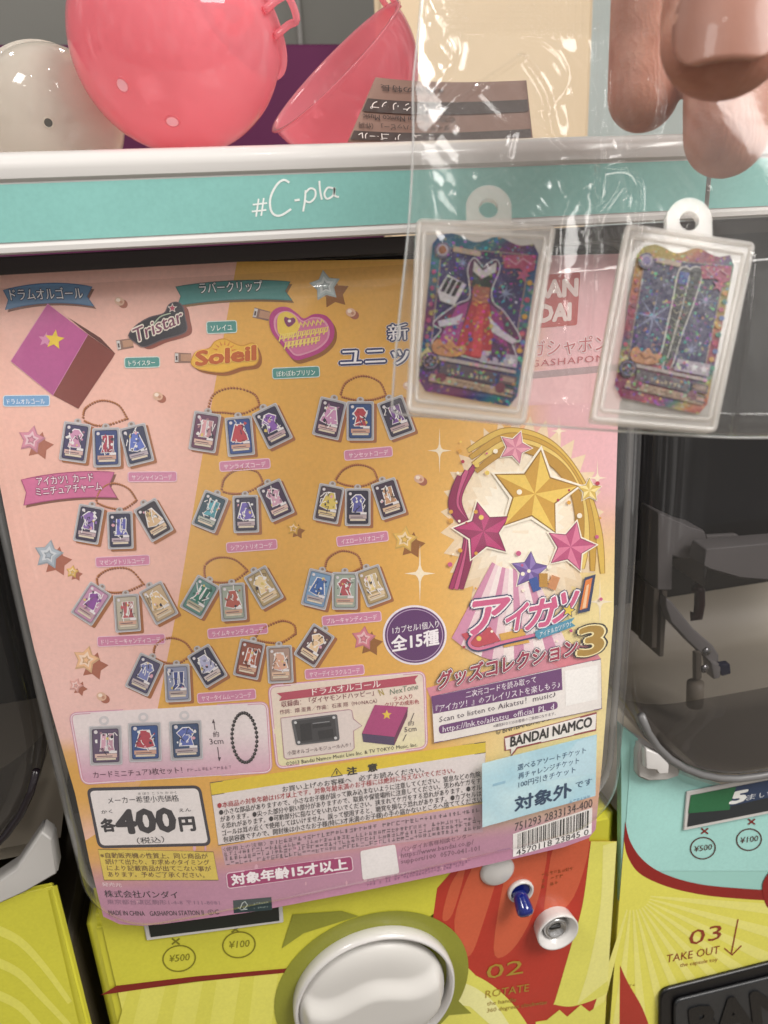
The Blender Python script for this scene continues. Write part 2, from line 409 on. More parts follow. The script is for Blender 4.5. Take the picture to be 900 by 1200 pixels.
def spline(pts, n=8, closed=False):
    o = []; m_ = len(pts); rng = m_ if closed else m_-1
    g = (lambda i: pts[i%m_]) if closed else (lambda i: pts[max(0,min(m_-1,i))])
    for i in range(rng):
        p0,p1,p2,p3 = g(i-1),g(i),g(i+1),g(i+2)
        for k in range(n):
            t = k/n
            o.append(tuple(0.5*((2*b)+(c-a)*t+(2*a-5*b+4*c-d)*t*t+(3*b-a-3*c+d)*t**3) for a,b,c,d in zip(p0,p1,p2,p3)))
    if not closed: o.append(tuple(pts[-1]))
    return o
def shrink(q, k):
    cx = sum(p[0] for p in q)/len(q); cy = sum(p[1] for p in q)/len(q)
    o = []
    for x,y in q:
        L = math.hypot(x-cx,y-cy) or 1; o.append((x-(x-cx)/L*k*1.2, y-(y-cy)/L*k*1.2))
    return o
# ================================================================== setting
floor = box('floor', -3, 3, -2.5, 3.2, -0.96, -0.95, FLOORM, bevel=0); tag(floor, kind='structure')
PW = at(240, 50, 2.2)
wall = box('wall', -3.2, 3.2, 2.2, 2.3, -0.95, 2.4, GREYWALL, bevel=0); tag(wall, kind='structure')
zp1 = at(240, 97, 1.6).z; zp0 = zp1-1.2; zpt = at(60, 52, 1.6).z
board = box('purple_partition', -2.5, 1.1, 1.6, 1.64, -0.95, zpt, PURPLE, bevel=0.004)
tag(board, 'dark purple partition standing behind the capsule machines', 'partition')
seam = at(349, 20, 2.19)
jo = box('wall_panel_joint', seam.x-0.006, seam.x+0.006, 2.17, 2.199, at(349,50,2.19).z-0.3, 2.3, PALE, bevel=0.001)
jo.name = 'wall_joint_strip'; tag(jo, kind='structure')
b0, b1 = at(443, 60, 0.62).x, at(694, 100, 0.62).x
post = box('beige_pillar', b0, b1, 0.62, 0.635, -0.95, 1.6, BEIGE, bevel=0.006)
tag(post, 'beige wooden pillar rising behind the pink open capsule', 'pillar')
pale = box('pale_cabinet', b1+0.012, b1+0.5, 1.2, 1.5, -0.95, 1.2, plastic('pale_blue_grey_board','#b9c4c2',0.5,0.04,6,0.1), bevel=0.004)
tag(pale, 'pale grey cabinet seen behind the fingers and clear bag', 'cabinet')

# ================================================================== capsule machines
YP = 0.012                                                    # front of the lower panels
LOW = front(YP)
def row(py, Y=0.0): return at(400, py, Y).z
def profile_bar(name, prof, x0, x1, mat, parent, bev=0.0):
    """a section in the (y, z) plane run along x"""
    n = len(prof); v = [(x0,y,z) for y,z in prof]+[(x1,y,z) for y,z in prof]
    f = [(i,(i+1)%n,n+(i+1)%n,n+i) for i in range(n)]+[tuple(range(n)), tuple(range(2*n-1,n-1,-1))]
    o = mesh_from(name, v, f, mat, parent, bevel=0)
    for p in o.data.polygons: p.use_smooth = True
    bm = bmesh.new(); bm.from_mesh(o.data)
    for e in bm.edges:
        if len(e.link_faces) == 2 and e.calc_face_angle(0) > 0.6: e.smooth = False
    bm.to_mesh(o.data); bm.free(); return o
ZT, ZA, ZB, ZC, ZD = at(240,169,-0.006).z, at(240,206,-0.006).z, at(240,275,-0.006).z, at(240,287,-0.006).z, at(240,309,-0.002).z
def header(x0, x1, parent):
    r = 0.006; prof = [(0.14,ZT-0.004)]
    prof += [(-0.004+0.006, ZT)]
    for k in range(9):
        a = math.pi/2*k/8; prof.append((0.001-0.007*math.sin(a)-0.001, ZT-0.0045+0.0045*math.cos(a)))
    prof += [(-0.0068, ZA+0.0008), (-0.006, ZA), (-0.006, ZB), (-0.0068, ZB-0.0008), (-0.0068, ZC+0.0005), (-0.006, ZC), (0.14, ZC)]
    h = profile_bar('header', prof, x0, x1, WHITE, parent)
    return h
def rr_outline(x0, x1, z0, z1, rb, rt, n=10):
    o = []
    for cx, cz, r, a0 in ((x1-rb,z0+rb,rb,-90),(x1-rt,z1-rt,rt,0),(x0+rt,z1-rt,rt,90),(x0+rb,z0+rb,rb,180)):
        for k in range(n+1):
            a = math.radians(a0+90*k/n); o.append((cx+r*math.cos(a), cz+r*math.sin(a)))
    # more points along the straights
    full = []
    for i, p in enumerate(o):
        q = o[(i+1)%len(o)]; d = math.hypot(q[0]-p[0], q[1]-p[1]); k = max(1, int(d/0.008))
        for j in range(k): full.append((p[0]+(q[0]-p[0])*j/k, p[1]+(q[1]-p[1])*j/k))
    return full
def cover_shell(name, x0, x1, z0, z1, surf, mat, parent, edge=0.012, back=0.05, rb=0.03, rt=0.012):
    out = rr_outline(x0, x1, z0, z1, rb, rt); cx, cz = (x0+x1)/2, (z0+z1)/2; n = len(out)
    rings = []
    def inset(d):
        o = []
        for i,(x,z) in enumerate(out):
            a = out[i-1]; b = out[(i+1)%n]; tx, tz = b[0]-a[0], b[1]-a[1]; L = math.hypot(tx,tz)
            o.append((x-tz/L*d, z+tx/L*d))
        return o
    rings.append([(x, surf.Y(x,z)+edge+back, z) for x,z in out])
    rings.append([(x, surf.Y(x,z)+edge+back*0.4, z) for x,z in out])
    for k in range(9):
        a = math.pi/2*k/8; d = edge*(1-math.cos(a)); dy = edge*(1-math.sin(a))
        rings.append([(x, surf.Y(x,z)+dy, z) for x,z in inset(d)])
    last = [(x,z) for x,y,z in rings[-1]]
    for t in (0.9,0.75,0.6,0.45,0.3,0.15,0.04):
        rings.append([(cx+(x-cx)*t, surf.Y(cx+(x-cx)*t,cz+(z-cz)*t), cz+(z-cz)*t) for x,z in last])
    v = [p for r in rings for p in r]; f = []
    for i in range(len(rings)-1):
        for k in range(n): f.append((i*n+k, i*n+(k+1)%n, (i+1)*n+(k+1)%n, (i+1)*n+k))
    f.append(tuple((len(rings)-1)*n+k for k in range(n)))
    o = mesh_from(name, v, f, mat, parent, True)
    return o, inset

# ---------------- the machine in the middle
XL, XR = at(95,1075,YP).x, at(722,1000,YP).x
main = empty('capsule_machine', (0.01,0.0,-0.30), label='middle capsule toy machine with large display card behind its clear cover', cat='capsule machine', group='capsule machines in a row')
hx0, hx1 = XL-0.012, XR+0.003
h = header(hx0, hx1, main)
hs = front(-0.006)
hp = Print('header_band', hs, main, INK_GLOSS, 0.0002)
TEALC = lin('#88c0b9')
bq = [project((hx0,-0.006,ZA-0.0004)), project((hx1,-0.006,ZA-0.0004)), project((hx1,-0.006,ZB+0.0004)), project((hx0,-0.006,ZB+0.0004))]
hp.poly(bq, TEALC, 0, 60)
wl = '#eef4f1'
def hand(pts, w=2.3): hp.stroke(spline(pts,6), w, wl, 2)
hand([(303,233),(300,254)],2); hand([(309,232),(306,253)],2); hand([(296,240),(313,238)],2); hand([(295,248),(312,246)],2)
hand([(339,214),(332,211),(324,217),(317,231),(317,245),(322,252),(330,252),(341,245)],2.6)
hand([(345,235),(351,234)],2.6)
hand([(358,223),(357,236),(355,248)]); hand([(357,227),(363,221),(369,223),(369,231),(363,237),(357,235)])
hand([(374,212),(375,224),(377,234)])
hand([(391,221),(384,220),(380,227),(383,233),(390,229),(392,220),(392,229),(397,231)])
hp.build()
# dark frame under the header, the dark inside and the shell behind
profile_bar('dark_cover_frame', [(-0.0045,ZD+0.0015),(-0.0055,ZC-0.0005),(0.02,ZC-0.0005),(0.02,ZD),(-0.003,ZD)], XL-0.006, XR+0.003, DARK, main)
box('inner_back', XL+0.004, XR-0.004, 0.075, 0.16, -0.30, ZC-0.001, DARK, main, 0.003)
cz0, cz1 = at(400,1064,-0.0035).z, ZD-0.0003
cx0, cx1 = at(20,760,0.0).x-0.0005, at(751,760,0.0).x
COVF = Bulge(-0.0032, 0.25, 0.01, 0.30, at(400, 800, 0).z)
cov, inset = cover_shell('clear_cover', cx0, cx1, cz0, cz1, COVF, COVER, main, edge=0.011, back=0.052, rb=0.026, rt=0.0135)
rim = [(x, COVF.Y(x,z)+0.011+0.005, z) for x,z in inset(-0.0003)]
tube('cover_rim', rim, 0.0014, RIM, main, 8, closed=True)
# lower body and its front
def low_panel(x0, x1, mat, parent, ztop=None, zbot=-0.32, holes=()):
    o = box('lower_body', x0, x1, YP+0.0005, 0.16, zbot, ztop if ztop is not None else at(400,985,YP).z, mat, parent, 0.004, seg=4); return o
YEL = plastic('yellow_green_plastic', '#c9c43c', 0.3, 0.03, 25, 0.04)
low_panel(XL, XR, YEL, main, ztop=at(400,1020,YP).z)
box('cover_ledge', cx0+0.004, cx1-0.004, 0.024, 0.055, cz0+0.004, at(735,872,0.024).z, PALE, main, 0.004)
pp = Print('front_print', LOW, main, INK_GLOSS, 0.0003)
YG, YG2, RED, ORED, OLIVE = lin('#cdc843'), lin('#ddd865'), lin('#b3382a'), lin('#c75d3f'), lin('#8b8c33')
def clipx(x, y):                                              # keep print inside the panel's sides
    a, b = project((XL+0.0022, YP, at(400,y,YP).z)), project((XR-0.0022, YP, at(400,y,YP).z)); return min(max(x,a[0]),b[0])
def edgeL(y): return clipx(-999,y)
def edgeR(y): return clipx(9999,y)
# left: plain above the red line, striped paler green under it
pp.poly([(edgeL(1040),1040),(560,975),(520,1060),(440,1125),(340,1134),(230,1146),(edgeL(1157),1158)], YG, 0)
pp.poly([(edgeL(1162),1162),(230,1150),(340,1138),(440,1130),(600,1130),(655,1215),(650,1260),(edgeL(1260),1260)], YG2, 0)
for i in range(9):
    x = 150+i*44; pp.poly([(x,1160-i*5),(x+16,1158-i*5),(x-6+i*3,1250),(x-26+i*3,1250)], mixc(YG2, YG, 0.45), 1)
pp.poly([(edgeL(1156),1154),(230,1143),(345,1133),(345,1138),(230,1149),(118,1165)], lin('#7c241b'), 2)
# right: red with orange wedges, yellow edge
pp.poly([(512,1040),(560,985),(edgeR(985),985),(edgeR(1200),1200),(edgeR(1260),1260),(640,1260),(600,1185),(560,1145),(505,1090)], RED, 1)
for q in ([(560,1003),(590,990),(566,1080),(548,1120),(532,1078)], [(602,990),(640,985),(628,1060),(600,1112),(578,1110)], [(652,985),(690,980),(672,1050),(640,1075),(640,1040)], [(528,1035),(545,1015),(530,1070),(518,1075)]):
    pp.poly(spline(q,5,True), ORED, 2)
pp.poly(spline([(690,1000),(682,1060),(668,1110),(652,1165),(648,1176)],6)+spline([(648,1176),(672,1178),(edgeR(1164)-2,1164),(edgeR(1150),1148)],6)+[(edgeR(985),985),(692,985)], YG2, 3)
pp.poly(spline([(706,990),(703,1060),(690,1130),(676,1176)],6)+[(edgeR(1150),1148),(edgeR(985),985)], mixc(YG2,(1,0.95,0.6),0.25), 4)
pp.poly([(edgeR(1166)-.5,1166),(edgeR(1172)-2,1172),(690,1184),(680,1176),(664,1190),(655,1182),(640,1194),(627,1196),(634,1260),(edgeR(1260),1260)], YG2, 6)
pp.poly(spline([(500,1148),(530,1136),(565,1146),(600,1175),(632,1222)],6)+[(632,1260),(500,1260)], YG2, 4)
pp.poly(spline([(508,1160),(540,1150),(575,1170),(600,1205)],6)+[(580,1205),(550,1178),(512,1172)], mixc(YG2,(1,0.98,0.75),0.35), 5)
OX, OY = 438, 1158
oc = LOW.at(OX, OY); orad = (LOW.at(553,OY).x-LOW.at(323,OY).x)/2
def circ(r, n=64, a0=0, a1=360): return [project((oc.x+r*math.cos(math.radians(a0+(a1-a0)*i/n)), YP, oc.z+r*math.sin(math.radians(a0+(a1-a0)*i/n)))) for i in range(n)]
pp.poly(circ(orad), OLIVE, 6)
pp.poly([(343,1070),(330,1110),(356,1092),(420,1072),(400,1066)], OLIVE, 6)
pp.poly([(530,1165),(552,1186),(505,1190)], OLIVE, 6)
for (x,y) in ((206,1102),(276,1088)):
    for d in (-1,1): pp.stroke([(x-4.5,y-3.5*d),(x+4.5,y+3.5*d)], 2, '#7f7a24', 3)
for (x,y,t) in ((210,1122,'¥500'),(280,1106,'¥100')):
    pp.stroke(ellipse(x,y,19,15,-8,36), 1.6, '#7f7a24', 3, True); pp.text(t, (x-12,y+4.5), (x+12,y+2), 8.5, '#7f7a24', 3, up=(0.1,-1))
GOLD = '#a98a35'
pp.text('02', (569,1146), (612,1139), 17, GOLD, 7, up=(0.08,-1)); pp.text('ROTATE', (568,1168), (619,1160), 9, GOLD, 7, up=(0.08,-1))
pp.text('the handle', (570,1177), (604,1172), 5, '#9a7a35', 7, up=(0.08,-1)); pp.text('360 degrees clockwise', (570,1185), (640,1175), 5, '#9a7a35', 7, up=(0.08,-1))
for i in range(3): pp.greek((634,1026+i*7), (672-i*6,1018+i*7), 4.5, '#8f4a25', 7, 9+i)
pp.build()
# coin window (mostly behind the cover's lower edge)
cw = slab('coin_window', LOW, [(168,1078),(330,1052),(332,1078),(172,1099)], 0.0003, 0.0014, WHITE, main, 0.0003)
slab('glass', LOW, [(174,1080),(326,1056),(327,1075),(177,1094)], 0.0012, 0.0017, plastic('dark_green_glass','#0f1a17',0.1,0.1,20,0.02,coat=0.5), cw, 0.0)
# turning dial
R0 = orad*0.82
dial = lathe('dial', (oc.x,YP,oc.z), (0,-1,0), [(R0*0.94,-0.002),(R0*1.0,0.0),(R0*1.005,0.004),(R0*0.985,0.0062),(R0*0.955,0.0062),(R0*0.935,0.003),(R0*0.93,-0.004)], WHITE, main, 96)
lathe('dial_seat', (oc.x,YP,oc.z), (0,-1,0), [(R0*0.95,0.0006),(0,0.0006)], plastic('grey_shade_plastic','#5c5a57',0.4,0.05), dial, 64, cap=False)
nr, na = 46, 120; gv = []; gf = []
def ss(a,b,x): t = max(0,min(1,(x-a)/(b-a))); return t*t*(3-2*t)
gx, gz = oc.x-R0*0.04, oc.z-R0*0.06; RG = R0*0.925
for i in range(nr+1):
    r = i/nr
    for k in range(na):
        a = 2*math.pi*k/na; u, w = r*math.cos(a), r*math.sin(a)
        h_ = 0.0065*math.sqrt(max(0,1-r**6))+0.0005
        top = 0.36+0.07*math.cos(u*5.4)*(1-0.2*u); bot = -0.62*math.sqrt(max(0,1-(u/0.92)**2))
        ridge = ss(top+0.13, top-0.12, w)*ss(bot-0.12, bot+0.14, w)*ss(0.99,0.84,abs(u))
        h_ += 0.0042*ridge*(1-0.25*ss(-0.1,-0.6,w))
        gv.append((gx+u*RG, YP-0.0015-h_, gz+w*RG))
for i in range(nr):
    for k in range(na): gf.append((i*na+k, i*na+(k+1)%na, (i+1)*na+(k+1)%na, (i+1)*na+k))
mesh_from('grip', gv, gf, plastic('satin_white_plastic','#c6c3be',0.42,0.02,20,0.03), dial, True)
# coin return lever
lc = LOW.at(609,1042)
cup = lathe('coin_return', lc, (0,-1,0), [(0.0058,0.0),(0.0058,0.0016),(0.0052,0.0024),(0.0044,0.0018),(0.0040,-0.003)], WHITE, main, 40)
lathe('recess', lc+Vector((0,-0.0012,0)), (0,-1,0), [(0.0041,0),(0,0)], plastic('dark_blue_plastic','#16206a',0.2,0.1), cup, 32, cap=False)
p0 = LOW.at(606,1041,0.002); p1 = front(YP-0.010).at(617,1073)
tube('lever', [p0, p0+(p1-p0)*0.3, p0+(p1-p0)*0.7, p0+(p1-p0)*0.9, p1, p1+(p1-p0)*0.04], [0.0030,0.0032,0.0036,0.0035,0.0026,0.0010], BLUE, cup, 20)
lathe('screw_cap', LOW.at(582,1019), (0,-1,0), [(0.0075,0),(0.0075,0.001),(0.006,0.0022),(0,0.0026)], WHITE, main, 32)
# lock
kc = front(YP-0.006).at(654,1093)+Vector((0,0.006,0))
lk = lathe('lock', kc, (0.0,-1,0.0), [(0.0088,0),(0.0094,0.004),(0.0096,0.0058),(0.0093,0.0064),(0.0087,0.0062),(0.0056,0.0022),(0.0053,0.001)], WHITE, main, 56, cap=False)
cyl = lathe('key_cylinder', kc+Vector((0,0.001,0)), (0.0,-1,0.0), [(0.0054,0),(0.0054,0.0046),(0.0048,0.0054),(0.0040,0.0054),(0.0037,0.0042),(0,0.0042)], CHROME, lk, 40)
sl = kc+Vector((0,-0.0034,0))
box('keyhole', sl.x-0.0024, sl.x+0.0024, sl.y-0.0002, sl.y+0.0015, sl.z-0.0007, sl.z+0.0007, BLACK, cyl, 0.0002)
# blue paper sticker on the cover
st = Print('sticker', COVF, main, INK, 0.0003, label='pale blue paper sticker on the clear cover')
SQ = [(564.6,894),(699,860),(697.5,932),(565,969)]
BLU = lin('#a3c7d4')
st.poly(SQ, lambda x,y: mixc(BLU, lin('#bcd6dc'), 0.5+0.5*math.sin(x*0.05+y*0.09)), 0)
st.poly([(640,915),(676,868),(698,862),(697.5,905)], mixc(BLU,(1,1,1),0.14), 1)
tc_ = '#4a5f78'
st.text('選べるアソートチケット', (606,902),(686,881), 7.5, tc_, 2, off=0.012); st.text('再チャレンジチケット', (607,912),(678,893), 7.5, tc_, 2, off=0.012)
st.text('100円引きチケット', (607,922),(674,904), 7.5, tc_, 2, off=0.012)
st.text('対象外', (603,949),(669,931), 17, '#3d4d63', 2, off=0.03); st.text('です', (674,923),(693,918), 8.5, tc_, 2, off=0.015)
st.poly([(577,918),(592,914),(592,917),(577,921)], '#8fb4c6', 1); st.greek((667,941),(692,934), 4, '#7fa0b8', 2, 3)
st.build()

# ---------------- the machine on the right
NX0 = at(726,1000,YP).x
NX1 = NX0+(XR-XL)
nb = empty('capsule_machine', (NX0+0.1,0.0,-0.30), label='capsule machine with smoky clear cover showing its inner chute and a teal front', cat='capsule machine', group='capsule machines in a row')
header(hx1+0.0015, hx1+0.0015+(hx1-hx0), nb)
hp = Print('header_band', hs, nb, INK_GLOSS, 0.0002); a0, a1 = hx1+0.0015, hx1+0.0015+(hx1-hx0)
hp.poly([project((a0,-0.006,ZA-0.0004)), project((a1,-0.006,ZA-0.0004)), project((a1,-0.006,ZB+0.0004)), project((a0,-0.006,ZB+0.0004))], TEALC, 0, 60); hp.build()
profile_bar('dark_cover_frame', [(-0.0045,ZD+0.0015),(-0.0055,ZC-0.0005),(0.02,ZC-0.0005),(0.02,ZD),(-0.003,ZD)], NX0-0.001, NX1, DARK, nb)
NSURF = Bulge(-0.001, 0.25, (NX0+NX1)/2, 0.30, at(400, 800, 0).z)
ncz0 = at(880,925,0.0).z
ncov, ninset = cover_shell('clear_cover', cx1+0.0012, NX1+0.004, ncz0, cz1, NSURF, SMOKE, nb, edge=0.012, back=0.05, rb=0.062, rt=0.0145)
def low_run(pts, zmax):                                       # the gasket runs along the lower edge only
    k = max(range(len(pts)), key=lambda i: pts[i][1]); p = pts[k:]+pts[:k]; return [q for q in p if q[1] < zmax]
tube('cover_rim', [(x, NSURF.Y(x,z)+0.003, z) for x,z in low_run(ninset(0.0015), ncz0+0.05)], 0.0016, GREYP, nb, 10)
# inside: dark upper store, white hopper plate, pale chute floor and the little arm
INW = plastic('inner_white_plastic','#b3afac',0.4,0.05,30,0.08); INB = plastic('inner_beige_plastic','#8a8173',0.5,0.06,20,0.1)
DARKB = plastic('inner_dark_blue','#0c0c17',0.4,0.15,15,0.05)
box('inner_back', NX0+0.001, NX1, 0.15, 0.16, -0.30, ZC-0.001, plastic('inner_brown','#26221f',0.6,0.1), nb, 0.001)
zs = at(820,655,0.09).z
box('capsule_store', NX0+0.002, NX1-0.01, 0.09, 0.148, zs, ZC-0.002, DARKB, nb, 0.004)
HP = front(0.075)
slab('hopper_plate', HP, [(771,600),(778,603),(810,618),(826,622),(829,634),(829,668),(826,690),(824,655),(800,655),(789,652),(788,692),(770,692)], -0.03, 0.0, INW, nb, 0.0006)
slab('hopper_lip', front(0.06), [(828,643),(905,636),(960,632),(960,684),(905,681),(868,678),(832,668),(824,664)], -0.012, 0.0, INW, nb, 0.0008)
slab('hopper_tab', front(0.085), [(828,628),(864,626),(869,631),(870,650),(829,652)], -0.003, 0.0, INW, nb, 0.0006)
slab('side_rib', HP, [(766,690),(773,690),(770,760),(763,760)], -0.02, 0.0, INB, nb, 0.0005)
slab('side_rib', HP, [(776,692),(783,692),(778,770),(772,770)], -0.02, 0.0, INB, nb, 0.0005)
arm = slab('arm', front(0.07), [(781,700),(788,706),(812,736),(836,757),(843,768),(843,780),(834,779),(806,752),(786,730),(780,712)], -0.006, 0.0, INW, nb, 0.0008)
tube('hook', [at(809,722,0.075),at(818,722,0.073),at(820,708,0.073),at(820,692,0.073),at(814,688,0.074)], 0.0026, plastic('dark_red_plastic','#3a0d13',0.3), nb, 10)
for (x,y) in ((827,763),(825,783)): lathe('screw', at(x,y,0.063), (0,-1,0), [(0.0022,0),(0.0022,0.001),(0,0.0016)], CHROME, arm, 20)
slab('link_plate', front(0.068), [(815,765),(823,765),(823,796),(815,798)], -0.003, 0.0, INB, nb, 0.0005)
tube('roller', [at(815,800,0.068), at(814,826,0.068)], 0.0042, plastic('inner_cream','#a49a88',0.4), nb, 20)
slab('blue_clip', front(0.066), [(842,780),(856,778),(857,790),(846,793)], -0.004, 0.0, plastic('inner_blue','#1b2750',0.3), nb, 0.0005)
slab('cap_block', front(0.066), [(833,776),(846,780),(845,795),(836,797)], -0.008, 0.0, INW, nb, 0.0008)
# sloping chute floor
z1 = at(840,745,0.145).z; z2 = at(860,922,0.018).z
cf = [(NX0+0.001,0.149,z1+0.03),(NX1,0.149,z1+0.03)]
for k in range(1,13):
    t = k/12; cf += [(NX0+0.001,0.149-0.131*t,z1+(z2-z1)*t**1.3),(NX1,0.149-0.131*t,z1+(z2-z1)*t**1.3)]
mesh_from('chute_floor', cf, [(2*k,2*k+1,2*k+3,2*k+2) for k in range(12)], plastic('chute_plastic','#e8dfca',0.35,0.05,20,0.05), nb, True)
# lower body, print, coin window, mount block, outlet door
MINTP = plastic('mint_plastic','#9ccdc4',0.3,0.03,25,0.04)
nlow = box('lower_body', NX0, NX1, YP+0.0005, 0.16, -0.32, z1-0.016, YEL, nb, 0.004, seg=4)
slab('cover_seat', LOW, [(e,y) for e,y in ((728,850),(748,866),(770,888),(800,908),(860,928),(960,940),(960,1060),(728,1060))], -0.0035, 0.0001, MINTP, nb, 0.0)
np_ = Print('front_print', LOW, nb, INK_GLOSS, 0.0003)
MINT = lin('#a6d8d1'); YN = lin('#e0d95f'); YN2 = lin('#ece690'); REDN = lin('#8e231f')
e0 = lambda y: project((NX0+0.002, YP, at(800,y,YP).z))[0]
np_.poly([(e0(870),868),(748,872),(770,894),(800,916),(860,936),(960,944),(960,1020),(e0(1000),1020)], MINT, 0)
lower = spline([(e0(965),962),(738,985),(752,1006),(775,1022),(812,1034),(860,1040),(960,1046)],6)
np_.poly(lower+[(960,1320),(e0(1320),1320)], REDN, 1)
lower2 = spline([(e0(985),985),(735,1003),(748,1022),(775,1036),(812,1046),(860,1052),(960,1058)],6)
np_.poly(lower2+[(960,1320),(e0(1320),1320)], YN, 2)
cxr, cyr = 740, 1030
for i in range(11):
    a = math.radians(8+i*9.5); b_ = a+math.radians(4.2)
    q = [(cxr+22*math.cos(a),cyr+16+22*math.sin(a)*0.9),(cxr+230*math.cos(a),cyr+230*math.sin(a)),(cxr+230*math.cos(b_),cyr+230*math.sin(b_)),(cxr+22*math.cos(b_),cyr+16+22*math.sin(b_)*0.9)]
    q = [(min(958,x),y) for x,y in q]; np_.poly(q, mixc(YN,YN2,0.55), 3)
np_.poly(spline([(726,1130),(735,1150),(752,1180),(765,1215)],6)+[(770,1320),(724,1320)], lin('#a83325'), 4)
np_.poly(spline([(905,1015),(893,1035),(897,1060),(910,1070)],6)+[(960,1075),(960,1012)], REDN, 4)
for (x,y) in ((825,973),(880,962)):
    for d in (-1,1): np_.stroke([(x-4,y-3.2*d),(x+4,y+3.2*d)], 1.8, '#7d2a24', 4)
for (x,y,t) in ((823,993,'¥500'),(877,983,'¥100')):
    np_.stroke(ellipse(x,y,14.5,12.5,-8,36), 1.4, '#54302c', 4, True); np_.text(t, (x-10.5,y+4.5), (x+10.5,y+1.5), 7, '#54302c', 4, up=(0.1,-1))
np_.text('03', (806,1107), (844,1099), 18, '#8c3a22', 5, up=(0.1,-1)); np_.text('TAKE OUT', (780,1127), (842,1116), 9.5, '#8c3a22', 5, up=(0.1,-1))
np_.text('the capsule toy', (796,1132), (840,1125), 4.5, '#8c3a22', 5, up=(0.1,-1))
np_.stroke([(864,1076),(856,1117)], 1.6, '#8c3a22', 5); np_.stroke([(848,1110),(857,1118),(868,1107)], 1.6, '#8c3a22', 5)
np_.greek((-20+750,1156),(-20+764,1154), 3, '#8c6a2c', 5, 2)
np_.build()
cw = slab('coin_window', LOW, [(803,926),(905,906),(960,896),(960,940),(905,950),(799,971)], 0.0003, 0.0014, WHITE, nb, 0.0003)
cp = Print('coin_sign', LOW, cw, INK_GLOSS, 0.0016)
cp.poly([(807,929),(905,910),(960,900),(960,935),(905,946),(803,966)], lin('#2e3236'), 0); cp.poly([(807,929),(860,919),(852,946),(804,950)], lin('#2f6b46'), 1)
cp.poly([(860,919),(905,910),(960,900),(960,920),(905,930),(852,942)], lin('#33425e'), 1)
cp.text('5', (853,939), (869,936), 15, '#e8e8e4', 2, up=(0.35,-1), off=0.05); cp.text('まい', (871,935), (898,930), 8, '#c9ccd0', 2, up=(0.3,-1)); cp.build()
slab('cover_mount', front(YP-0.004), [(748,884),(752,872),(760,876),(785,893),(797,899),(797,910),(782,915),(760,916),(748,911)], -0.01, 0.0, PALE, nb, 0.0008)
slab('cover_latch', front(YP-0.008), [(757,878),(772,884),(785,896),(784,907),(772,908),(769,903),(757,902)], -0.004, 0.0, WHITE, nb, 0.0006)
door = slab('outlet_door', LOW, quad_round([(770,1156),(960,1108),(960,1330),(768,1330)], 12, 6), 0.0004, 0.003, BLACK, nb, 0.0008)
slab('door_plate', LOW, quad_round([(784,1163),(960,1120),(960,1330),(785,1330)], 9, 6), 0.003, 0.005, plastic('dark_grey_plastic','#2b2c2e',0.4,0.15,40,0.15), door, 0.0008)
vs, fs = text_geo('BANDAI', 0.05, 0.0, 3)
dl = Print('raised_lettering', LOW, door, BLACK, 0.0056); dl.text('BANDAI', (806,1208), (1010,1154), 38, '#0c0c0d', 0, off=0.05, up=(-0.12,-1)); dl.build()

# ---------------- the machine on the left
LX1 = at(80,1100,YP).x; LX0 = LX1-(XR-XL)
lm = empty('capsule_machine', (LX1-0.1,0.0,-0.30), label='capsule machine beside the yellow front, only its dark cover edge and striped green front showing', cat='capsule machine', group='capsule machines in a row')
header(LX0, hx0-0.0015, lm)
LS = Bulge(0.004, 0.25, (LX0+LX1)/2, 0.30, at(400, 800, 0).z)
lz0 = at(2,1046,0.004).z
lcov, linset = cover_shell('clear_cover', LX0, cx0-0.0012, lz0, cz1, LS, SMOKE, lm, edge=0.012, back=0.05, rb=0.06, rt=0.0145)
slab('cover_mount', front(YP-0.002), [(-30,1066),(-30,1052),(18,1020),(48,975),(62,985),(68,1024),(30,1046),(-5,1062)], -0.008, 0.0, PALE, lm, 0.0008)
tube('cover_rim', [(x, LS.Y(x,z)+0.003, z) for x,z in low_run(linset(0.0015), lz0+0.045)], 0.0013, DARK, lm, 10)
box('inner_back', LX0+0.001, LX1-0.002, 0.12, 0.16, -0.30, ZC-0.001, plastic('inner_brown','#15110f',0.6,0.1), lm, 0.001)
zl = at(5,960,0.06).z
mesh_from('chute_floor', [(LX0,0.118,zl+0.02),(LX1-0.004,0.118,zl+0.02),(LX1-0.006,0.05,zl-0.006),(LX0,0.05,zl-0.006),(LX1-0.01,0.018,lz0+0.002),(LX0,0.018,lz0+0.002)], [(0,1,2,3),(3,2,4,5)], plastic('chute_plastic','#b8ae9a',0.4,0.05,20,0.05), lm, False)
box('lower_body', LX0, LX1, YP+0.0005, YP+0.004, -0.32, at(30,1046,YP).z, YEL, lm, 0.0015, seg=4)
box('lower_shell', LX0, LX1-0.0005, YP+0.0045, 0.16, -0.32, zl-0.03, plastic('brown_grey_plastic','#4a4234',0.4,0.1), lm, 0.004)
lp = Print('front_print', LOW, lm, INK_GLOSS, 0.0003); eL = lambda y: project((LX1-0.003, YP, at(40,y,YP).z))[0]
lp.poly([(-40,1062),(eL(1050),1040),(eL(1300),1300),(-40,1300)], YG, 0)
for i in range(4):
    y = 1082+i*38; lp.stroke(spline([(-20,y),(20,y+18),(50,y+48),(eL(y+90)-3,y+92)],8), [12-0.25*k for k in range(25)], mixc(YG,YG2,0.9), 1)
lp.greek((0,1158),(10,1156), 4, '#6a5a20', 3, 2); lp.build()
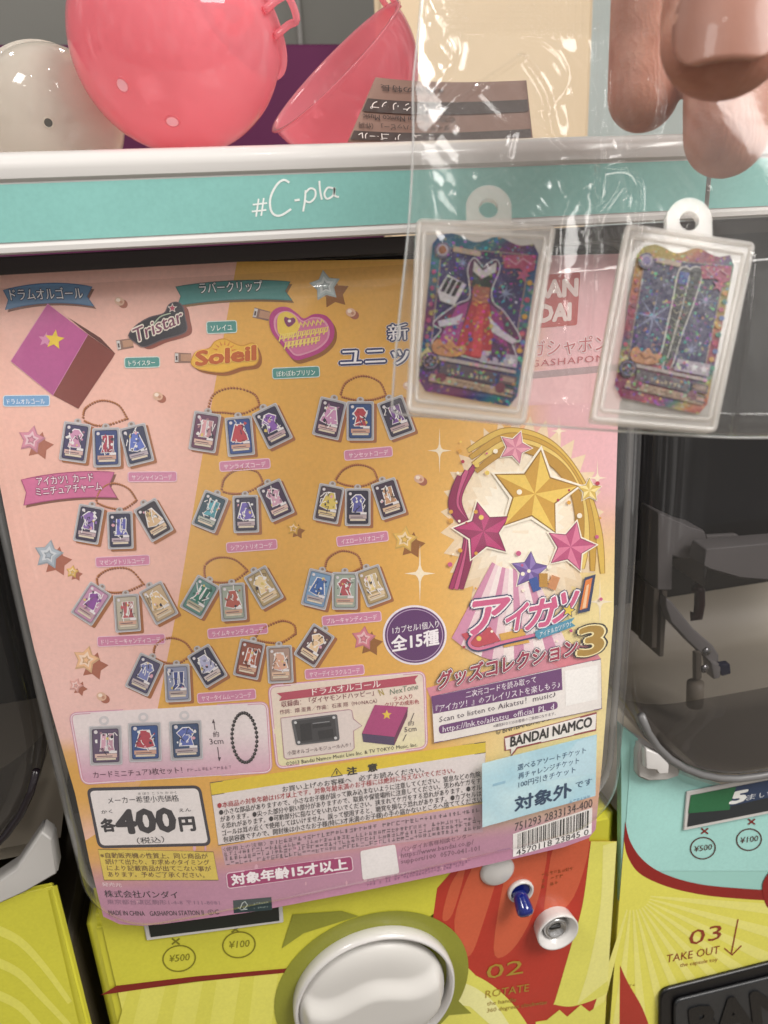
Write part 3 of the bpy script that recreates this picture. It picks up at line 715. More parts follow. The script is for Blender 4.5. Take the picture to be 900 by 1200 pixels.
# ================================================================== display card
card = empty('display_card', CARD.at(370,1040,0), label='large printed display card in pink and orange behind the clear cover', cat='display card')
OUT = [(-32,318),(0,312),(200,308.5),(470,304),(738,297),(735,340),(724,500),(721,600),(719,720),(713,800),(705,900),(698,972),(690,982),(660,993),(560,1016),(430,1043),(300,1068),(190,1083),(168,1085),(140,1083),(121,1074),(105,1010),(88,930),(62,840),(40,760),(22,680),(8,610),(-2,560),(-14,450)]
def inside_clip(pts, out=OUT):                                # Sutherland-Hodgman against a box is enough: clamp x to the card's edges by row
    return pts
sheet = Print('sheet', CARD, card, INK, 0.0)
PEACH, PEACH2, ORANGE, ORANGE2, PINKB, GLOW = lin('#e8b6a8'), lin('#eabfb8'), lin('#dba64c'), lin('#e2b05c'), lin('#e3b0b6'), lin('#efe2a8')
def sst(a,b,x): t = max(0,min(1,(x-a)/(b-a))); return t*t*(3-2*t)
def bgcol(x, y):
    c = mixc(PEACH, PEACH2, sst(600,860,y))
    bx = 277-(y-308)*(277-185)/(829-308)
    if x > bx: c = mixc(ORANGE, ORANGE2, sst(420,560,x))
    c = mixc(c, lin('#e9c27a'), sst(480,620,x)*sst(520,600,y)*0.8)
    c = mixc(c, PINKB, sst(590,650,x)*(1-sst(560,680,y)))
    c = mixc(c, GLOW, sst(560,720,x+0.25*(y-600))*sst(590,720,y)*0.75)
    low = sst(905,960,y-(-0.15)*(x-370)*0.6)
    c = mixc(c, lin('#d7a24c'), sst(860,890,y)*(1-sst(935,1000,y))*(1-sst(90,330,x)))
    c = mixc(c, lin('#bb86a0'), sst(975,1025,y+0.14*(x-300)))
    c = mixc(c, lin('#d08f80'), sst(880,930,y)*sst(600,640,x)*(1-sst(930,960,y))*0.7)
    return c
# the two fields are cut along their sharp border so that it stays crisp
BL = [(277.5,306.7),(253,445),(235,546),(208,710),(185,829),(172,905)]
left = [(-32,318),(0,312),(200,308.5)]+BL+[(140,960),(100,985),(88,930),(62,840),(40,760),(22,680),(8,610),(-2,560),(-14,450)]
def colL(x,y): return bgcol(min(x, 277-(y-308)*0.1766-1), y)
def colR(x,y): return bgcol(max(x, 277-(y-308)*0.1766+1), y)
right_ = [BL[0],(470,304),(738,297),(735,340),(724,500),(721,600),(719,720),(713,800),(705,900),(698,972),(690,982),(660,993),(560,1016),(430,1043),(300,1068),(190,1083),(168,1085),(140,1083),(121,1074),(105,1010),(100,985),(140,960)]+BL[:0:-1]
sheet.poly(left, colL, 0, 18); sheet.poly(right_, colR, 0, 18)
# upper corner of the card carries a pale maker's panel
sheet.poly([(600,436),(706,428),(728,440),(728,470),(600,476)], mixc(PINKB, lin('#e3b4b6'), 0.6), 1)
sheet.poly([(600,438),(729,426),(729,434),(600,446)], lin('#a98f92'), 2)
for (x,y,r,k) in ((515,528,20,.16),(492,672,26,.16),(703,705,22,.18),(655,505,14,.2),(700,560,16,.2),(506,470,12,.2)):
    pts = []
    for i in range(32):
        a = math.pi*i/16; q = r*(1.0 if i%8 == 0 else 0.2+0.1*abs(math.cos(2*a))**3); pts.append((x+q*0.7*math.cos(a), y+q*1.35*math.sin(a)))
    sheet.poly(pts, lin('#f0e2c8'), 1)
for _ in range(46):                                           # printed specks of light
    x, y = R.uniform(150,690), R.uniform(985,1060); 
    if y > 1078-(x-150)*0.165: continue
    sheet.ell(x, y, R.uniform(1,4), R.uniform(1,4), lin('#d3a3b4'), 1, n=10)
sheet.build()
# ------------- stars, beads
def puff(x, y, r, c, dark, rot=0):
    stp = Print('star_picture', CARD, card)
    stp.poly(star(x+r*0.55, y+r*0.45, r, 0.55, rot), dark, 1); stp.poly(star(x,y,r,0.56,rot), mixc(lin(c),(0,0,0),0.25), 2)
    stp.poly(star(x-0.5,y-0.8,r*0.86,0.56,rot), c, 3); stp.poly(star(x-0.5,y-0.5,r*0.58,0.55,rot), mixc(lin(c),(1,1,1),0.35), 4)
    stp.poly(star(x,y,r*0.34,0.55,rot), mixc(lin(c),(0,0,0),0.3), 5); stp.poly(star(x,y,r*0.2,0.55,rot), c, 6); stp.build()
DKP, DKO = '#a5614c', '#8f5a24'
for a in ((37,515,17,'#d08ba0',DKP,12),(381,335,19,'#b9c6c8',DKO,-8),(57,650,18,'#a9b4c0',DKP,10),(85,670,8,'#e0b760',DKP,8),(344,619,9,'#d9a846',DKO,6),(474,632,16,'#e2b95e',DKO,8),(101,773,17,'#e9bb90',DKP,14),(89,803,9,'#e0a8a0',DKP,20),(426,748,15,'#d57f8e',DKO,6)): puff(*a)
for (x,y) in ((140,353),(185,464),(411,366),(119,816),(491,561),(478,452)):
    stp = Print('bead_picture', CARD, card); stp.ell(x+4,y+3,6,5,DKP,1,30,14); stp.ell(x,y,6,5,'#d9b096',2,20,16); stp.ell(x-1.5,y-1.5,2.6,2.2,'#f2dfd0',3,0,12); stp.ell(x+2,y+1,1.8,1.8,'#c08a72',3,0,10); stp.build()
# ------------- ribbons with headings
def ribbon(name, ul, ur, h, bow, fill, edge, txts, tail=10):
    p = Print(name, CARD, card); n = 14; top = []; bot = []
    for i in range(n+1):
        t = i/n; x = ul[0]+(ur[0]-ul[0])*t; y = ul[1]+(ur[1]-ul[1])*t-bow*4*t*(1-t); top.append((x,y)); bot.append((x+h*0.1,y+h))
    body = top+[((top[-1][0]-tail*0.6),(top[-1][1]+h*0.5))]+bot[::-1]+[(top[0][0]+tail*0.6, top[0][1]+h*0.5)]
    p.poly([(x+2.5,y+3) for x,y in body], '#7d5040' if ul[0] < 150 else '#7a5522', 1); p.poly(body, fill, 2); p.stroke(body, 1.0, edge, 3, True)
    for (s,A,B,H,cols) in txts: p.outlined(s, A, B, H, cols, 4, off=(0.08,0.012)  )
    return p.build()
ribbon('heading_ribbon', (4,340), (108,336), 23, 6, '#5b82a8', '#3f5f86', [('ドラムオルゴール',(13,351),(98,349),14,('#26385c','#eef1f2'))])
ribbon('heading_ribbon', (206,336), (340,330), 22, 4, '#3f8683', '#2f6664', [('ラバークリップ',(234,343),(308,340),13,('#1d3f44','#eef1f2'))])
ribbon('heading_ribbon', (25,562), (134,553), 30, 4, '#cd6c98', '#a94a78', [('アイカツ！カード',(44,568),(110,563),10.5,('#8f2f62','#f6e6ee')),('ミニチュアチャーム',(43,580),(120,573),10,('#8f2f62','#f6e6ee'))])
# ------------- name tags
def name_tag(st, A, B, h, fill='#cb82a4', edge='#eac6d4', tcol='#f5e4ec'):
    p = Print('name_tag', CARD, card); d = (B[0]-A[0], B[1]-A[1]); L = math.hypot(*d); n = (-d[1]/L*h, d[0]/L*h)
    q = [A, B, (B[0]+n[0],B[1]+n[1]), (A[0]+n[0],A[1]+n[1])]
    o = quad_round(q, 3, 4); p.poly(o, fill, 2); p.stroke(o, 1.0, edge, 3, True)
    u = (d[0]/L*5, d[1]/L*5); b = h*0.76
    p.text(st, (A[0]+u[0]+n[0]*0.78, A[1]+u[1]+n[1]*0.78), (B[0]-u[0]+n[0]*0.78, B[1]-u[1]+n[1]*0.78), h*0.55, tcol, 4, off=0.01, res=1); p.build()
TL_ = dict(fill='#4c8f8a', edge='#cfe0dc', tcol='#eef3f0')
name_tag('トライスター', (146,419), (187,418), 12, **TL_); name_tag('ソレイユ', (242,377), (277,375.5), 14, **TL_); name_tag('ぽわぽわプリリン', (319,431.5), (374,429), 12.5, **TL_)
name_tag('ドラムオルゴール', (4,463.5), (58,463), 12.5, '#6f9fcb', '#d5e2ee', '#f0f4f8')
for st_,A,B in (('サンシャインコーデ',(150,553),(207,552.5)),('サンライズコーデ',(257,541),(316,537)),('サンセットコーデ',(403,528),(459,523)),('マゼンダトリルコーデ',(112,653),(175,650)),('シアントリオコーデ',(265,636),(324,631.5)),('イエロートリオコーデ',(394,629),(454,622)),('ドリーミーキャンディコーデ',(114,746),(193,742.5)),('ライムキャンディコーデ',(243,737),(313,730.5)),('ブルーキャンディコーデ',(377,722),(446,716)),('サマータイムムーンコーデ',(231,812.5),(299,807)),('サマーデイミラクルコーデ',(357,784.5),(426,778.5))):
    name_tag(st_, A, B, 11.5)
# ------------- charm set pictures: three little cards on a ball chain
def mini_card(p, cx, cy, w, h, rot, bgc, acc, lay=3, loop=True, shadow=True, seed=0):
    r = random.Random(seed); a = math.radians(rot); c, s_ = math.cos(a), math.sin(a)
    T = lambda u,v: (cx+u*w*c-v*h*s_, cy+u*w*s_+v*h*c)
    Q = lambda k: [T(-.5*k,-.5*(1-(1-k)*w/h)),T(.5*k,-.5*(1-(1-k)*w/h)),T(.5*k,.5*(1-(1-k)*w/h)),T(-.5*k,.5*(1-(1-k)*w/h))]
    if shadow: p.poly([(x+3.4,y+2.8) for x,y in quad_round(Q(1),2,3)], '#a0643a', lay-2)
    if loop: p.ell(*T(0,-.53), w*.14, w*.12, '#b9b6b8', lay, rot, 12); p.ell(*T(0,-.55), w*.06, w*.05, '#8c7a70', lay+1, rot, 10)
    p.poly(quad_round(Q(1),2,3), '#a8a6ac', lay); p.stroke(quad_round(Q(.97),2,3), .8, '#cfced2', lay+1, True)
    p.poly(quad_round(Q(.80),2,3), bgc, lay+1); p.stroke(quad_round(Q(.80),2,3), .9, mixc(lin(bgc),(0,0,0),.5), lay+2, True)
    lt = mixc(lin(bgc),(1,1,1),.75)
    G = [[(-.2,-.2),(-.07,-.32),(.07,-.32),(.2,-.2),(.13,-.1),(.1,-.14),(.17,.12),(-.17,.12),(-.1,-.14),(-.13,-.1)],
         [(-.1,-.3),(.02,-.3),(.0,.0),(.04,.12),(-.16,.12),(-.1,.02)],
         [(-.1,-.3),(.1,-.3),(.24,.1),(.0,.15),(-.24,.1)]][(seed%7+seed//7)%3]
    g_ = [T(u*1.25+r.uniform(-.02,.02), v*1.0) for u,v in G]; p.stroke(g_, 2.4, '#ece8ea', lay+2, True); p.poly(g_, acc, lay+3)
    if len(G) == 6: g2 = [(x+w*.22*c, y+w*.22*s_) for x,y in g_]; p.stroke(g2, 2.0, '#ece8ea', lay+2, True); p.poly(g2, mixc(lin(acc),(0,0,0),.25), lay+3)
    for i in range(12):                                       # scraps of pattern
        u, v = r.uniform(-.3,.3), r.uniform(-.34,.14); rr = r.uniform(.025,.075)
        pts = [T(u+rr*r.uniform(.5,1.2)*math.cos(k*1.05), v+rr*.8*r.uniform(.5,1.2)*math.sin(k*1.05)) for k in range(6)]
        p.poly(pts, [acc, lt, '#e6e2e2', mixc(lin(acc),(0,0,0),.45), '#2c2a3c', '#d8a0b0', '#d8c070'][i%7], lay+3+(i%2))
    for i in range(7):
        u, v = r.uniform(-.3,.3), r.uniform(-.34,.16); p.stroke([T(u,v),T(u+r.uniform(-.12,.12),v+r.uniform(-.1,.1)),T(u+r.uniform(-.12,.12),v+r.uniform(-.16,.16))], .9, '#f0ecec' if i%3 else mixc(lin(bgc),(0,0,0),.6), lay+5)
    p.poly([T(-.34,.2),T(.34,.2),T(.34,.3),T(-.34,.3)], mixc(lin(acc),lin('#d9c2a8'),.6), lay+4); p.poly([T(-.3,.31),T(.3,.31),T(.3,.36),T(-.3,.36)], '#d9cbb8', lay+4)
    p.stroke([T(-.28,.26),T(.2,.26)], .8, '#5a4a56', lay+5); p.poly([T(.1,.13),T(.34,.13),T(.34,.19),T(.1,.19)], '#e4dfe2', lay+5)
    p.ell(*T(-.29,-.36), w*.06, w*.06, '#d8d2d8', lay+5, 0, 10)
def chain(p, pts, r=1.25, lay=2, col='#a05a2c', hi='#d79a5c'):
    s_ = spline(pts, 14); acc = 0; last = s_[0]; L = 0
    for q in s_:
        if math.hypot(q[0]-last[0], q[1]-last[1]) >= r*1.75:
            p.ell(q[0]+.8,q[1]+.9,r,r,'#7d4423',lay-1,0,8); p.ell(*q,r,r,col,lay,0,8); p.ell(q[0]-.3,q[1]-.4,r*.45,r*.45,hi,lay+1,0,6); last = q
SETS = [  # cards (x, y, rot), chain points, ground ink, accent ink
 (((88,518,8),(125,524,-2),(160,521,-14)), [(97,492),(100,478),(118,469),(138,474),(149,490)], [(97,492),(112,498),(128,497),(149,490)], ('#3c3560','#2d3f78','#252c50'), ('#c98fb0','#a8324c','#5a6fc0')),
 (((240,506,9),(281,511,-5),(319,499,-26)), [(243,482),(250,462),(272,454),(297,461),(304,475)], [(243,482),(262,483),(284,484),(304,475)], ('#6b3f5c','#2b4a8c','#2a2646'), ('#d9a0a8','#b8404c','#8a5ab0')),
 (((386,490,13),(422,493,0),(464,489,-20)), [(398,464),(405,448),(424,440),(444,447),(452,463)], [(398,464),(415,468),(435,468),(452,463)], ('#4a3050','#26477e','#2b2340'), ('#c890b8','#b23c48','#7c4a9c')),
 (((104,614,10),(141,621,-2),(180,609,-30)), [(112,588),(118,574),(132,566),(150,572),(160,586)], [(112,588),(126,594),(144,596),(160,586)], ('#38304c','#25264a','#2c2030'), ('#8a6ab0','#6a6ac0','#d8b890')),
 (((246,599,22),(288,602,-2),(323,586,-24)), [(259,575),(263,560),(278,550),(300,552),(308,566)], [(259,575),(272,578),(290,576),(308,566)], ('#284858','#241f40','#3a2448'), ('#58a8b8','#6a5ab0','#d0a0b8')),
 (((385,590,11),(419,594,0),(455,584,-18)), [(392,563),(402,550),(418,544),(436,549),(442,562)], [(392,563),(406,568),(424,569),(442,562)], ('#4a3a48','#201c38','#38243c'), ('#d8c060','#5858a0','#c89870')),
 (((107,707,33),(149,718,-4),(186,706,-28)), [(116,690),(114,676),(130,666),(152,667),(168,684)], [(116,690),(132,694),(150,692),(168,684)], ('#c08fb0','#b8b0a0','#c0a888'), ('#8a4a9c','#b85a60','#e0c090')),
 (((234,699,30),(273,705,-4),(309,688,-30)), [(240,678),(240,662),(254,653),(274,655),(290,668)], [(240,678),(256,682),(274,680),(290,668)], ('#5c8a84','#a0a89c','#b09a70'), ('#2f7a68','#b05a50','#e8d0a0')),
 (((372,690,14),(404,692,0),(437,686,-20)), [(380,668),(384,654),(400,645),(418,650),(424,664)], [(380,668),(394,672),(410,671),(424,664)], ('#7a9cc0','#a0aca0','#b0986c'), ('#3a64a8','#b05058','#e8d0a0')),
 (((169,790,25),(208,800,-3),(243,780,-31)), [(180,770),(182,756),(198,747),(216,752),(226,765)], [(180,770),(194,776),(210,776),(226,765)], ('#4a4668','#8a90ac','#2c2a48'), ('#7880b8','#3c4a88','#b0b0d0')),
 (((292,772,12),(328,778,-3),(368,756,33)), [(297,748),(310,735),(330,727),(344,732),(346,742)], [(297,748),(312,752),(330,752),(346,742)], ('#8a4a3c','#a88c80','#5c4048'), ('#c06a50','#d8a890','#e8c8a0')),
]
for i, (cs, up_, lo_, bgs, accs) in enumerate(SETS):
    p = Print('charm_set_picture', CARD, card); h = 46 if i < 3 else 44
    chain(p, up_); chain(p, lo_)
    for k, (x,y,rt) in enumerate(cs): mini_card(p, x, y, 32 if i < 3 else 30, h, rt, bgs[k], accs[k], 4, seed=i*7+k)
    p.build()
# ------------- music box cube picture, rubber clip pictures
p = Print('music_box_picture', CARD, card)
p.poly([(103,392),(135,414),(92,479),(62,463)], '#7b3328', 2); p.poly([(62,463),(103,392),(135,414),(133,418),(92,479)], '#7b3328', 2); p.poly([(80,372),(103,391),(135,414),(118,396)], '#5d2a22', 2)
p.poly([(56,356),(103,392),(62,463),(13,423)], lambda x,y: mixc(lin('#bd5795'), lin('#a94a86'), sst(370,460,y)), 3)
p.poly(star(53.5,398,9,.45,8), '#d58cb4', 4); p.poly(star(64,398,12,.45,8), '#e9c93c', 5); p.stroke([(56,356),(103,392),(62,463),(13,423)], .8, '#d083b0', 4, True); p.build()
def clip_metal(p, x, y, rot):
    a = math.radians(rot); T = lambda u,v: (x+u*math.cos(a)-v*math.sin(a), y+u*math.sin(a)+v*math.cos(a))
    p.poly([T(-9,-6),T(10,-5),T(10,6),T(-9,6)], '#8a6a5c', 2); p.poly([T(-2,-4),T(10,-4),T(10,4),T(-2,4)], '#b58a70', 3); p.poly([T(-9,-5),T(-5,-5),T(-5,5),T(-9,5)], '#cfcac8', 3); p.poly([T(-8,-2),T(-6,-2),T(-6,3),T(-8,3)], '#4a3a3a', 4)
p = Print('rubber_clip_picture', CARD, card); clip_metal(p, 146, 403, -10)
ts = spline([(151,393),(160,381),(175,372),(192,367),(198,357),(207,354),(214,359),(217,372),(219,386),(211,392),(190,398),(170,406),(160,402)],5,True)
p.poly([(x+6,y+3) for x,y in ts], '#8a4638', 2); p.poly(ts, '#221d28', 4); p.stroke(ts, 1.2, '#5a4a50', 5, True)
p.outlined('Tristar', (158,402), (215,377), 17, ('#e8dfd2','#7a3f58'), 5, off=(0.07,0.02), up=(-0.18,-1)); p.poly(star(202,361,6,.45), '#d8d0c8', 5); p.poly(star(202,361,4,.45), '#b03a58', 6)
p.stroke(spline([(180,380),(188,371),(200,367)],5), 1.4, '#a8b8a0', 5); p.build()
p = Print('rubber_clip_picture', CARD, card); clip_metal(p, 214, 419, 0)
so = spline([(224,424),(230,412),(245,408),(252,400),(263,397),(274,402),(284,405),(297,402),(303,416),(299,427),(282,430),(262,436),(240,434),(228,430)],5,True)
p.poly([(x+4,y+4) for x,y in so], '#9a5a20', 2); p.poly(so, '#e3b23c', 4); p.stroke(so, 1.2, '#c98e2c', 5, True)
for a in range(200,345,24): p.poly([(263+9*math.cos(math.radians(a-6)),413+9*math.sin(math.radians(a-6))),(263+16*math.cos(math.radians(a)),413+15*math.sin(math.radians(a))),(263+9*math.cos(math.radians(a+6)),413+9*math.sin(math.radians(a+6)))], '#d07a28', 5)
p.outlined('Soleil', (230,428), (299,421), 17, ('#f0c860','#b85a1c'), 6, off=(0.08,0.045), up=(0,-1)); p.build()
p = Print('rubber_clip_picture', CARD, card); clip_metal(p, 306, 368, 12)
ht = spline([(344,421),(330,404),(318,388),(316,371),(324,361),(337,360),(348,367),(356,373),(368,368),(382,370),(391,382),(390,398),(378,411),(360,419)],6,True)
p.poly([(x+3,y+4) for x,y in ht], '#8f5a24', 2); p.poly(ht, '#b23a80', 4); p.poly([(352+(x-352)*.86,391+(y-391)*.84) for x,y in ht], '#d795b0', 5); p.poly([(352+(x-352)*.8,391+(y-391)*.77) for x,y in ht], '#c96f98', 6)
p.poly(spline([(325,385),(326,370),(336,365),(347,372),(350,386),(338,394),(328,392)],5,True), '#dfc04c', 7)
p.poly(spline([(338,383),(333,376),(334,371),(339,373),(344,372),(346,377)],4,True), '#7a2c60', 8); p.ell(339,376,2,1.7,'#e8e0d8',9,0,10)
for i, (a,b) in enumerate((((327,400),(384,391)),((333,409),(374,402)))):
    for k in range(11-2*i):
        t = k/(11-2*i); q = lerp(a,b,t); p.stroke([(q[0],q[1]),(q[0]+2,q[1]-8),(q[0]+5,q[1]-9),(q[0]+4,q[1]-4),(q[0]+1,q[1]-3)], 1.6, '#e6d070', 8+(k%2))
for k in range(6): q = lerp((350,384),(380,380),k/6); p.stroke([(q[0],q[1]),(q[0]+2,q[1]-7),(q[0]+4,q[1]-3)], 1.5, '#e6d070', 8)
p.build()
# ------------- unit heading beside the bag
p = Print('unit_heading', CARD, card); nv = ('#e6dfe0','#1f2c60','#eceaf0'); 
p.outlined('新', (455,398), (478,396), 19, nv, 2, off=(0.12,0.09,0.02)); p.outlined('ユニット', (399,428), (508,423), 23, nv, 2, off=(0.12,0.09,0.02)); p.build()
# ------------- maker's mark in the upper corner
p = Print('maker_mark', CARD, card)
p.poly(quad_round([(624,323),(680,319),(676,381),(622,385)],3,3), '#b8413f', 2)
p.text('BAN', (628,349), (676,346), 20, '#edd5d2', 3, off=0.055); p.text('DAI', (632,377), (668,374.5), 20, '#edd5d2', 3, off=0.055)
p.outlined('ガシャポン', (622,417), (712,409), 19, ('#e9cdd0','#b5565c'), 3, off=(0.06,0.01)); p.text('GASHAPON', (622,430), (708,423), 8, '#b5565c', 3, spacing=1.15); p.build()
# ------------- ornament where the card shows its cover picture: ribbons, no figure
p = Print('star_ornament', CARD, card)
def band(pts, w, col, lay, edge=None):
    s_ = spline(pts, 10); n = len(s_); ww = [w*(0.3+0.7*math.sin(math.pi*min(1,max(0,(i+2)/(n+3))))) for i in range(n)]
    if edge: p.stroke(s_, [q+2 for q in ww], edge, lay)
    p.stroke(s_, ww, col, lay+1)
for r_, c_ in ((112,'#e6cfae'),(96,'#ecd9bd'),(78,'#f1e3cc'),(58,'#f5ecdb')):      # pale burst
    pts = []
    for i in range(64):
        a = math.pi*i/32; q = r_*(1.0 if i%2 else 0.84); pts.append((612+q*0.86*math.cos(a), 612+q*1.12*math.sin(a)))
    p.poly(pts, c_, 1)
for i in range(4):                                            # gold streamers
    band([(548+i*3,528+i*8),(592+i*3,506+i*6),(642+i*2,520+i*7),(680-i*2,566+i*4),(700-i*7,620+i*3),(706-i*12,672-i*3)], 11, ['#d8b552','#c79c3c','#e2c56c','#b98c34'][i], 2+i, '#a87e30')
for i in range(3): band([(556-i*9,545+i*6),(536-i*3,585+i*4),(548+i*2,630),(528+i*6,690)], 9, ['#a32c62','#c45784','#8a2452'][i], 4+i, '#7a1f4a')
for i in range(11):                                           # striped fan
    a0 = math.radians(58+i*6.2); a1 = a0+math.radians(6.2); R1, R2 = 40, 150
    p.poly([(600+R1*math.cos(a0),626+R1*math.sin(a0)),(600+R2*math.cos(a0)*.8,626+R2*math.sin(a0)),(600+R2*math.cos(a1)*.8,626+R2*math.sin(a1)),(600+R1*math.cos(a1),626+R1*math.sin(a1))], ['#ecd3d8','#d08fae','#f3e6e4'][i%3], 6)
def facet_star(cx, cy, r, rot, cols):
    o = star(cx,cy,r,.5,rot); p.poly(star(cx,cy,r*1.14,.53,rot), '#f4ecdc', 8); p.poly(star(cx,cy,r*1.05,.51,rot), cols[2], 9)
    for i in range(10): p.poly([(cx,cy), o[i], o[(i+1)%10]], cols[i%2], 10)
facet_star(626,578,50,8,('#e6c45e','#c8993a','#8f6a24')); facet_star(566,622,34,-12,('#b93a74','#94275a','#6a1840')); facet_star(668,640,29,14,('#d97a9c','#b9507c','#7a2a50')); facet_star(603,524,19,20,('#e6a3b4','#cf7f98','#8f4a62')); facet_star(690,574,14,0,('#f0dc98','#d4b458','#94752c')); facet_star(620,668,22,4,('#8f78b8','#6a5296','#443066'))
rr_ = random.Random(11)
for _ in range(46):
    x, y = rr_.uniform(525,706), rr_.uniform(505,760); q = rr_.uniform(1.2,3.2); p.ell(x, y, q, q, rr_.choice(['#f5ecd8','#d8a040','#b03048','#c45784','#e6c860']), 12, 0, 10)
p.poly([(540,742),(574,734),(586,750),(552,760)], '#c24a58', 11); p.poly([(584,742),(612,736),(620,752),(590,758)], '#d9a850', 11)
p.poly([(500,806),(690,752),(704,772),(690,782),(508,828)], lin('#d48a9a'), 3)
p.poly([(636,770),(664,752),(690,760),(700,775),(660,785)], '#d9808c', 4); p.build()
# ------------- title lettering
p = Print('title_logo', CARD, card); PK = ('#2b3a63','#f4eef0','#cf5f8a')
for i,(ch,A,B,H) in enumerate((('ア',(551,740),(596,734),44),('イ',(592,738),(618,733),33),('カ',(615,736),(648,729),36),('ツ',(645,728),(676,721),38))):
    p.outlined(ch, A, B, H, PK, 14+0*i, off=(0.10,0.07,0.03), shear=0.18, res=4)
p.stroke(spline([(560,738),(548,752),(560,760),(590,752),(625,744),(655,737)],8), [5.5]*41, '#2b3a63', 14); p.stroke(spline([(560,738),(549,752),(560,759),(590,751),(625,743),(655,736)],8), [3.4]*41, '#d9789c', 15)
p.poly([(676,718),(684,676),(697,672),(690,715)], '#2b3a63', 14); p.poly([(678,714),(685,679),(693,676),(687,711)], '#e0803c', 16); p.poly([(681,712),(686,685),(689,683),(685,711)], '#f0c8a0', 17)
p.poly(star(665,714,9,.45,10), '#2b3a63', 17); p.poly(star(665,714,7,.45,10), '#e6c84c', 18)
for k,(x,y,r) in enumerate(((626,684,-20),(636,679,0),(648,682,20))):
    a = math.radians(r); c_, s_ = math.cos(a), math.sin(a); p.poly([(x+u*c_-v*s_, y+u*s_+v*c_) for u,v in ((-5,-8),(5,-8),(5,8),(-5,8))], ('#33549c','#b98a3c','#c98a5c')[k], 12)
p.poly([(626,738),(672,722),(668,728),(673,732),(630,748),(626,744)], '#4f93b0', 19); p.text('アイドルカツドウ！', (631,745), (667,732), 6.5, '#f2f4f4', 20, off=0.01)
p.build()
p = Print('collection_title', CARD, card)
p.outlined('グッズコレクション', (512,805), (675,764), 20, ('#2a3057','#efe6e2','#9c3550'), 17, off=(0.11,0.075,0.03), res=3)
p.outlined('3', (677,767), (704,762), 33, ('#2a2430','#efe2b0','#a8853c'), 18, off=(0.09,0.06,0.03), res=4); p.build()
p = Print('count_badge', CARD, card)
p.ell(486,744,37.5,35,'#e8e0e8',2,0,48); p.ell(486,744,35,32.6,'#5a2a66',3,0,48); p.stroke(ellipse(486,744,32.5,30.2,0,48),1,'#b9a0c0',4,True)
p.text('1カプセル1個入り', (460,742), (514,734), 8.5, '#eee6ee', 5, off=0.01); p.text('全15種', (459,762), (514,753), 18, '#f2ecf2', 5, off=0.03); p.build()
# ------------- scan panel
p = Print('scan_panel', CARD, card, None, LAYER*10)
p.poly([(505,815),(703,771),(704,829),(508,869)], '#e9e3e0', 5); p.stroke([(505,815),(703,771),(704,829),(508,869)], 1.1, '#6a4a70', 6, True)
p.poly([(505,815),(657,782),(658,807),(507,835)], '#6a3a72', 6)
p.text('二次元コードを読み取って', (545,816), (627,798), 8, '#efe6ee', 7, off=0.01, res=1); p.text('『アイカツ！』のプレイリストを楽しもう♪', (510,833), (655,804), 8.5, '#efe6ee', 7, off=0.01, res=1)
p.text('Scan to listen to Aikatsu！music♪', (514,845), (650,815), 8.5, '#4a3a4c', 7, res=1)
p.poly(quad_round([(513,849),(652,820),(653,829),(514,859)],4.5,4), '#6a3a72', 6); p.text('https://lnk.to/aikatsu_official_PL_d', (518,856.5), (648,829.5), 6.8, '#f0e8f0', 7, res=1)
p.text('※通信料などはお客様のご負担になります。', (577,851), (650,836), 3.8, '#5a4a5c', 7, res=1)
p.poly([(661,785),(699,778),(699,818),(662,826)], '#f2efed', 6); p.build()
p = Print('maker_badge', CARD, card)
p.text('© BNP/BANDAI, DENTSU, TV TOKYO', (581,861), (702,827.5), 6.5, '#3c3238', 3, res=2)
bub = [(591,864),(699,835),(698,855),(606,876),(599,885),(598,878),(592,879)]
p.poly(bub, '#efe9e6', 3); p.stroke(bub, 2, '#8f3440', 4, True); p.text('BANDAI NAMCO', (598,874.5), (693,850.5), 11.5, '#1d1a1e', 5, off=0.035, res=3); p.build()
# ------------- bar code
p = Print('bar_code', CARD, card)
p.text('751293 2833134-400', (603,974), (694,945), 10, '#3a3236', 3, res=2)
B4 = [(601,977),(694,946),(693,977),(601,1004)]; p.poly(B4, '#efebe9', 3)
bil = lambda u,v: lerp(lerp(B4[0],B4[1],u), lerp(B4[3],B4[2],u), v)
r_ = random.Random(4); u = 0.06
while u < 0.95:
    w_ = r_.choice((.008,.008,.015,.022)); p.poly([bil(u,.06),bil(min(.955,u+w_),.06),bil(min(.955,u+w_),.72),bil(u,.72)], '#1c1a1e', 4); u += w_+r_.choice((.009,.009,.016,.02))
p.text('4570118 23845 0', bil(.04,.98), bil(.96,.98), 7, '#2a262a', 4, res=2); p.build()
# ------------- panel with three cards and chain
p = Print('charm_panel', CARD, card)
o = quad_round([(82,836),(313,823),(318,904),(97,918)], 9, 6)
p.poly(o, lambda x,y: mixc(lin('#e5dadb'), lin('#cf9fb6'), sst(850,915,y)), 2); p.stroke(o, 3.2, '#cf93ac', 3, True); p.stroke(o, 1.1, '#ecd9e0', 4, True)
for k,(x,y,bg_,ac) in enumerate(((124,873,'#5a4866','#d0a0b4'),(170,869,'#2f4f8a','#b04050'),(218,867,'#31496e','#5a6ab0'))):
    p.ell(x-2,y-29,6,5.5,'#cdc8cc',4,0,18); p.ell(x-2,y-29,3,2.6,'#e5dadb',5,0,14)
    mini_card(p, x, y, 38, 46, -2 if k < 2 else -3, bg_, ac, 5, loop=False, shadow=False, seed=70+k)
p.text('カードミニチュア3枚セット！', (110,911), (214,905), 8, '#5a3a4c', 4, off=0.01, res=1); p.greek((219,904),(272,900), 4, '#8a6a7c', 4, 5, 0.95)
p.text('約', (250,863), (257,862.5), 7, '#4a3a44', 4); p.text('3cm', (246,872), (262,871), 7, '#4a3a44', 4)
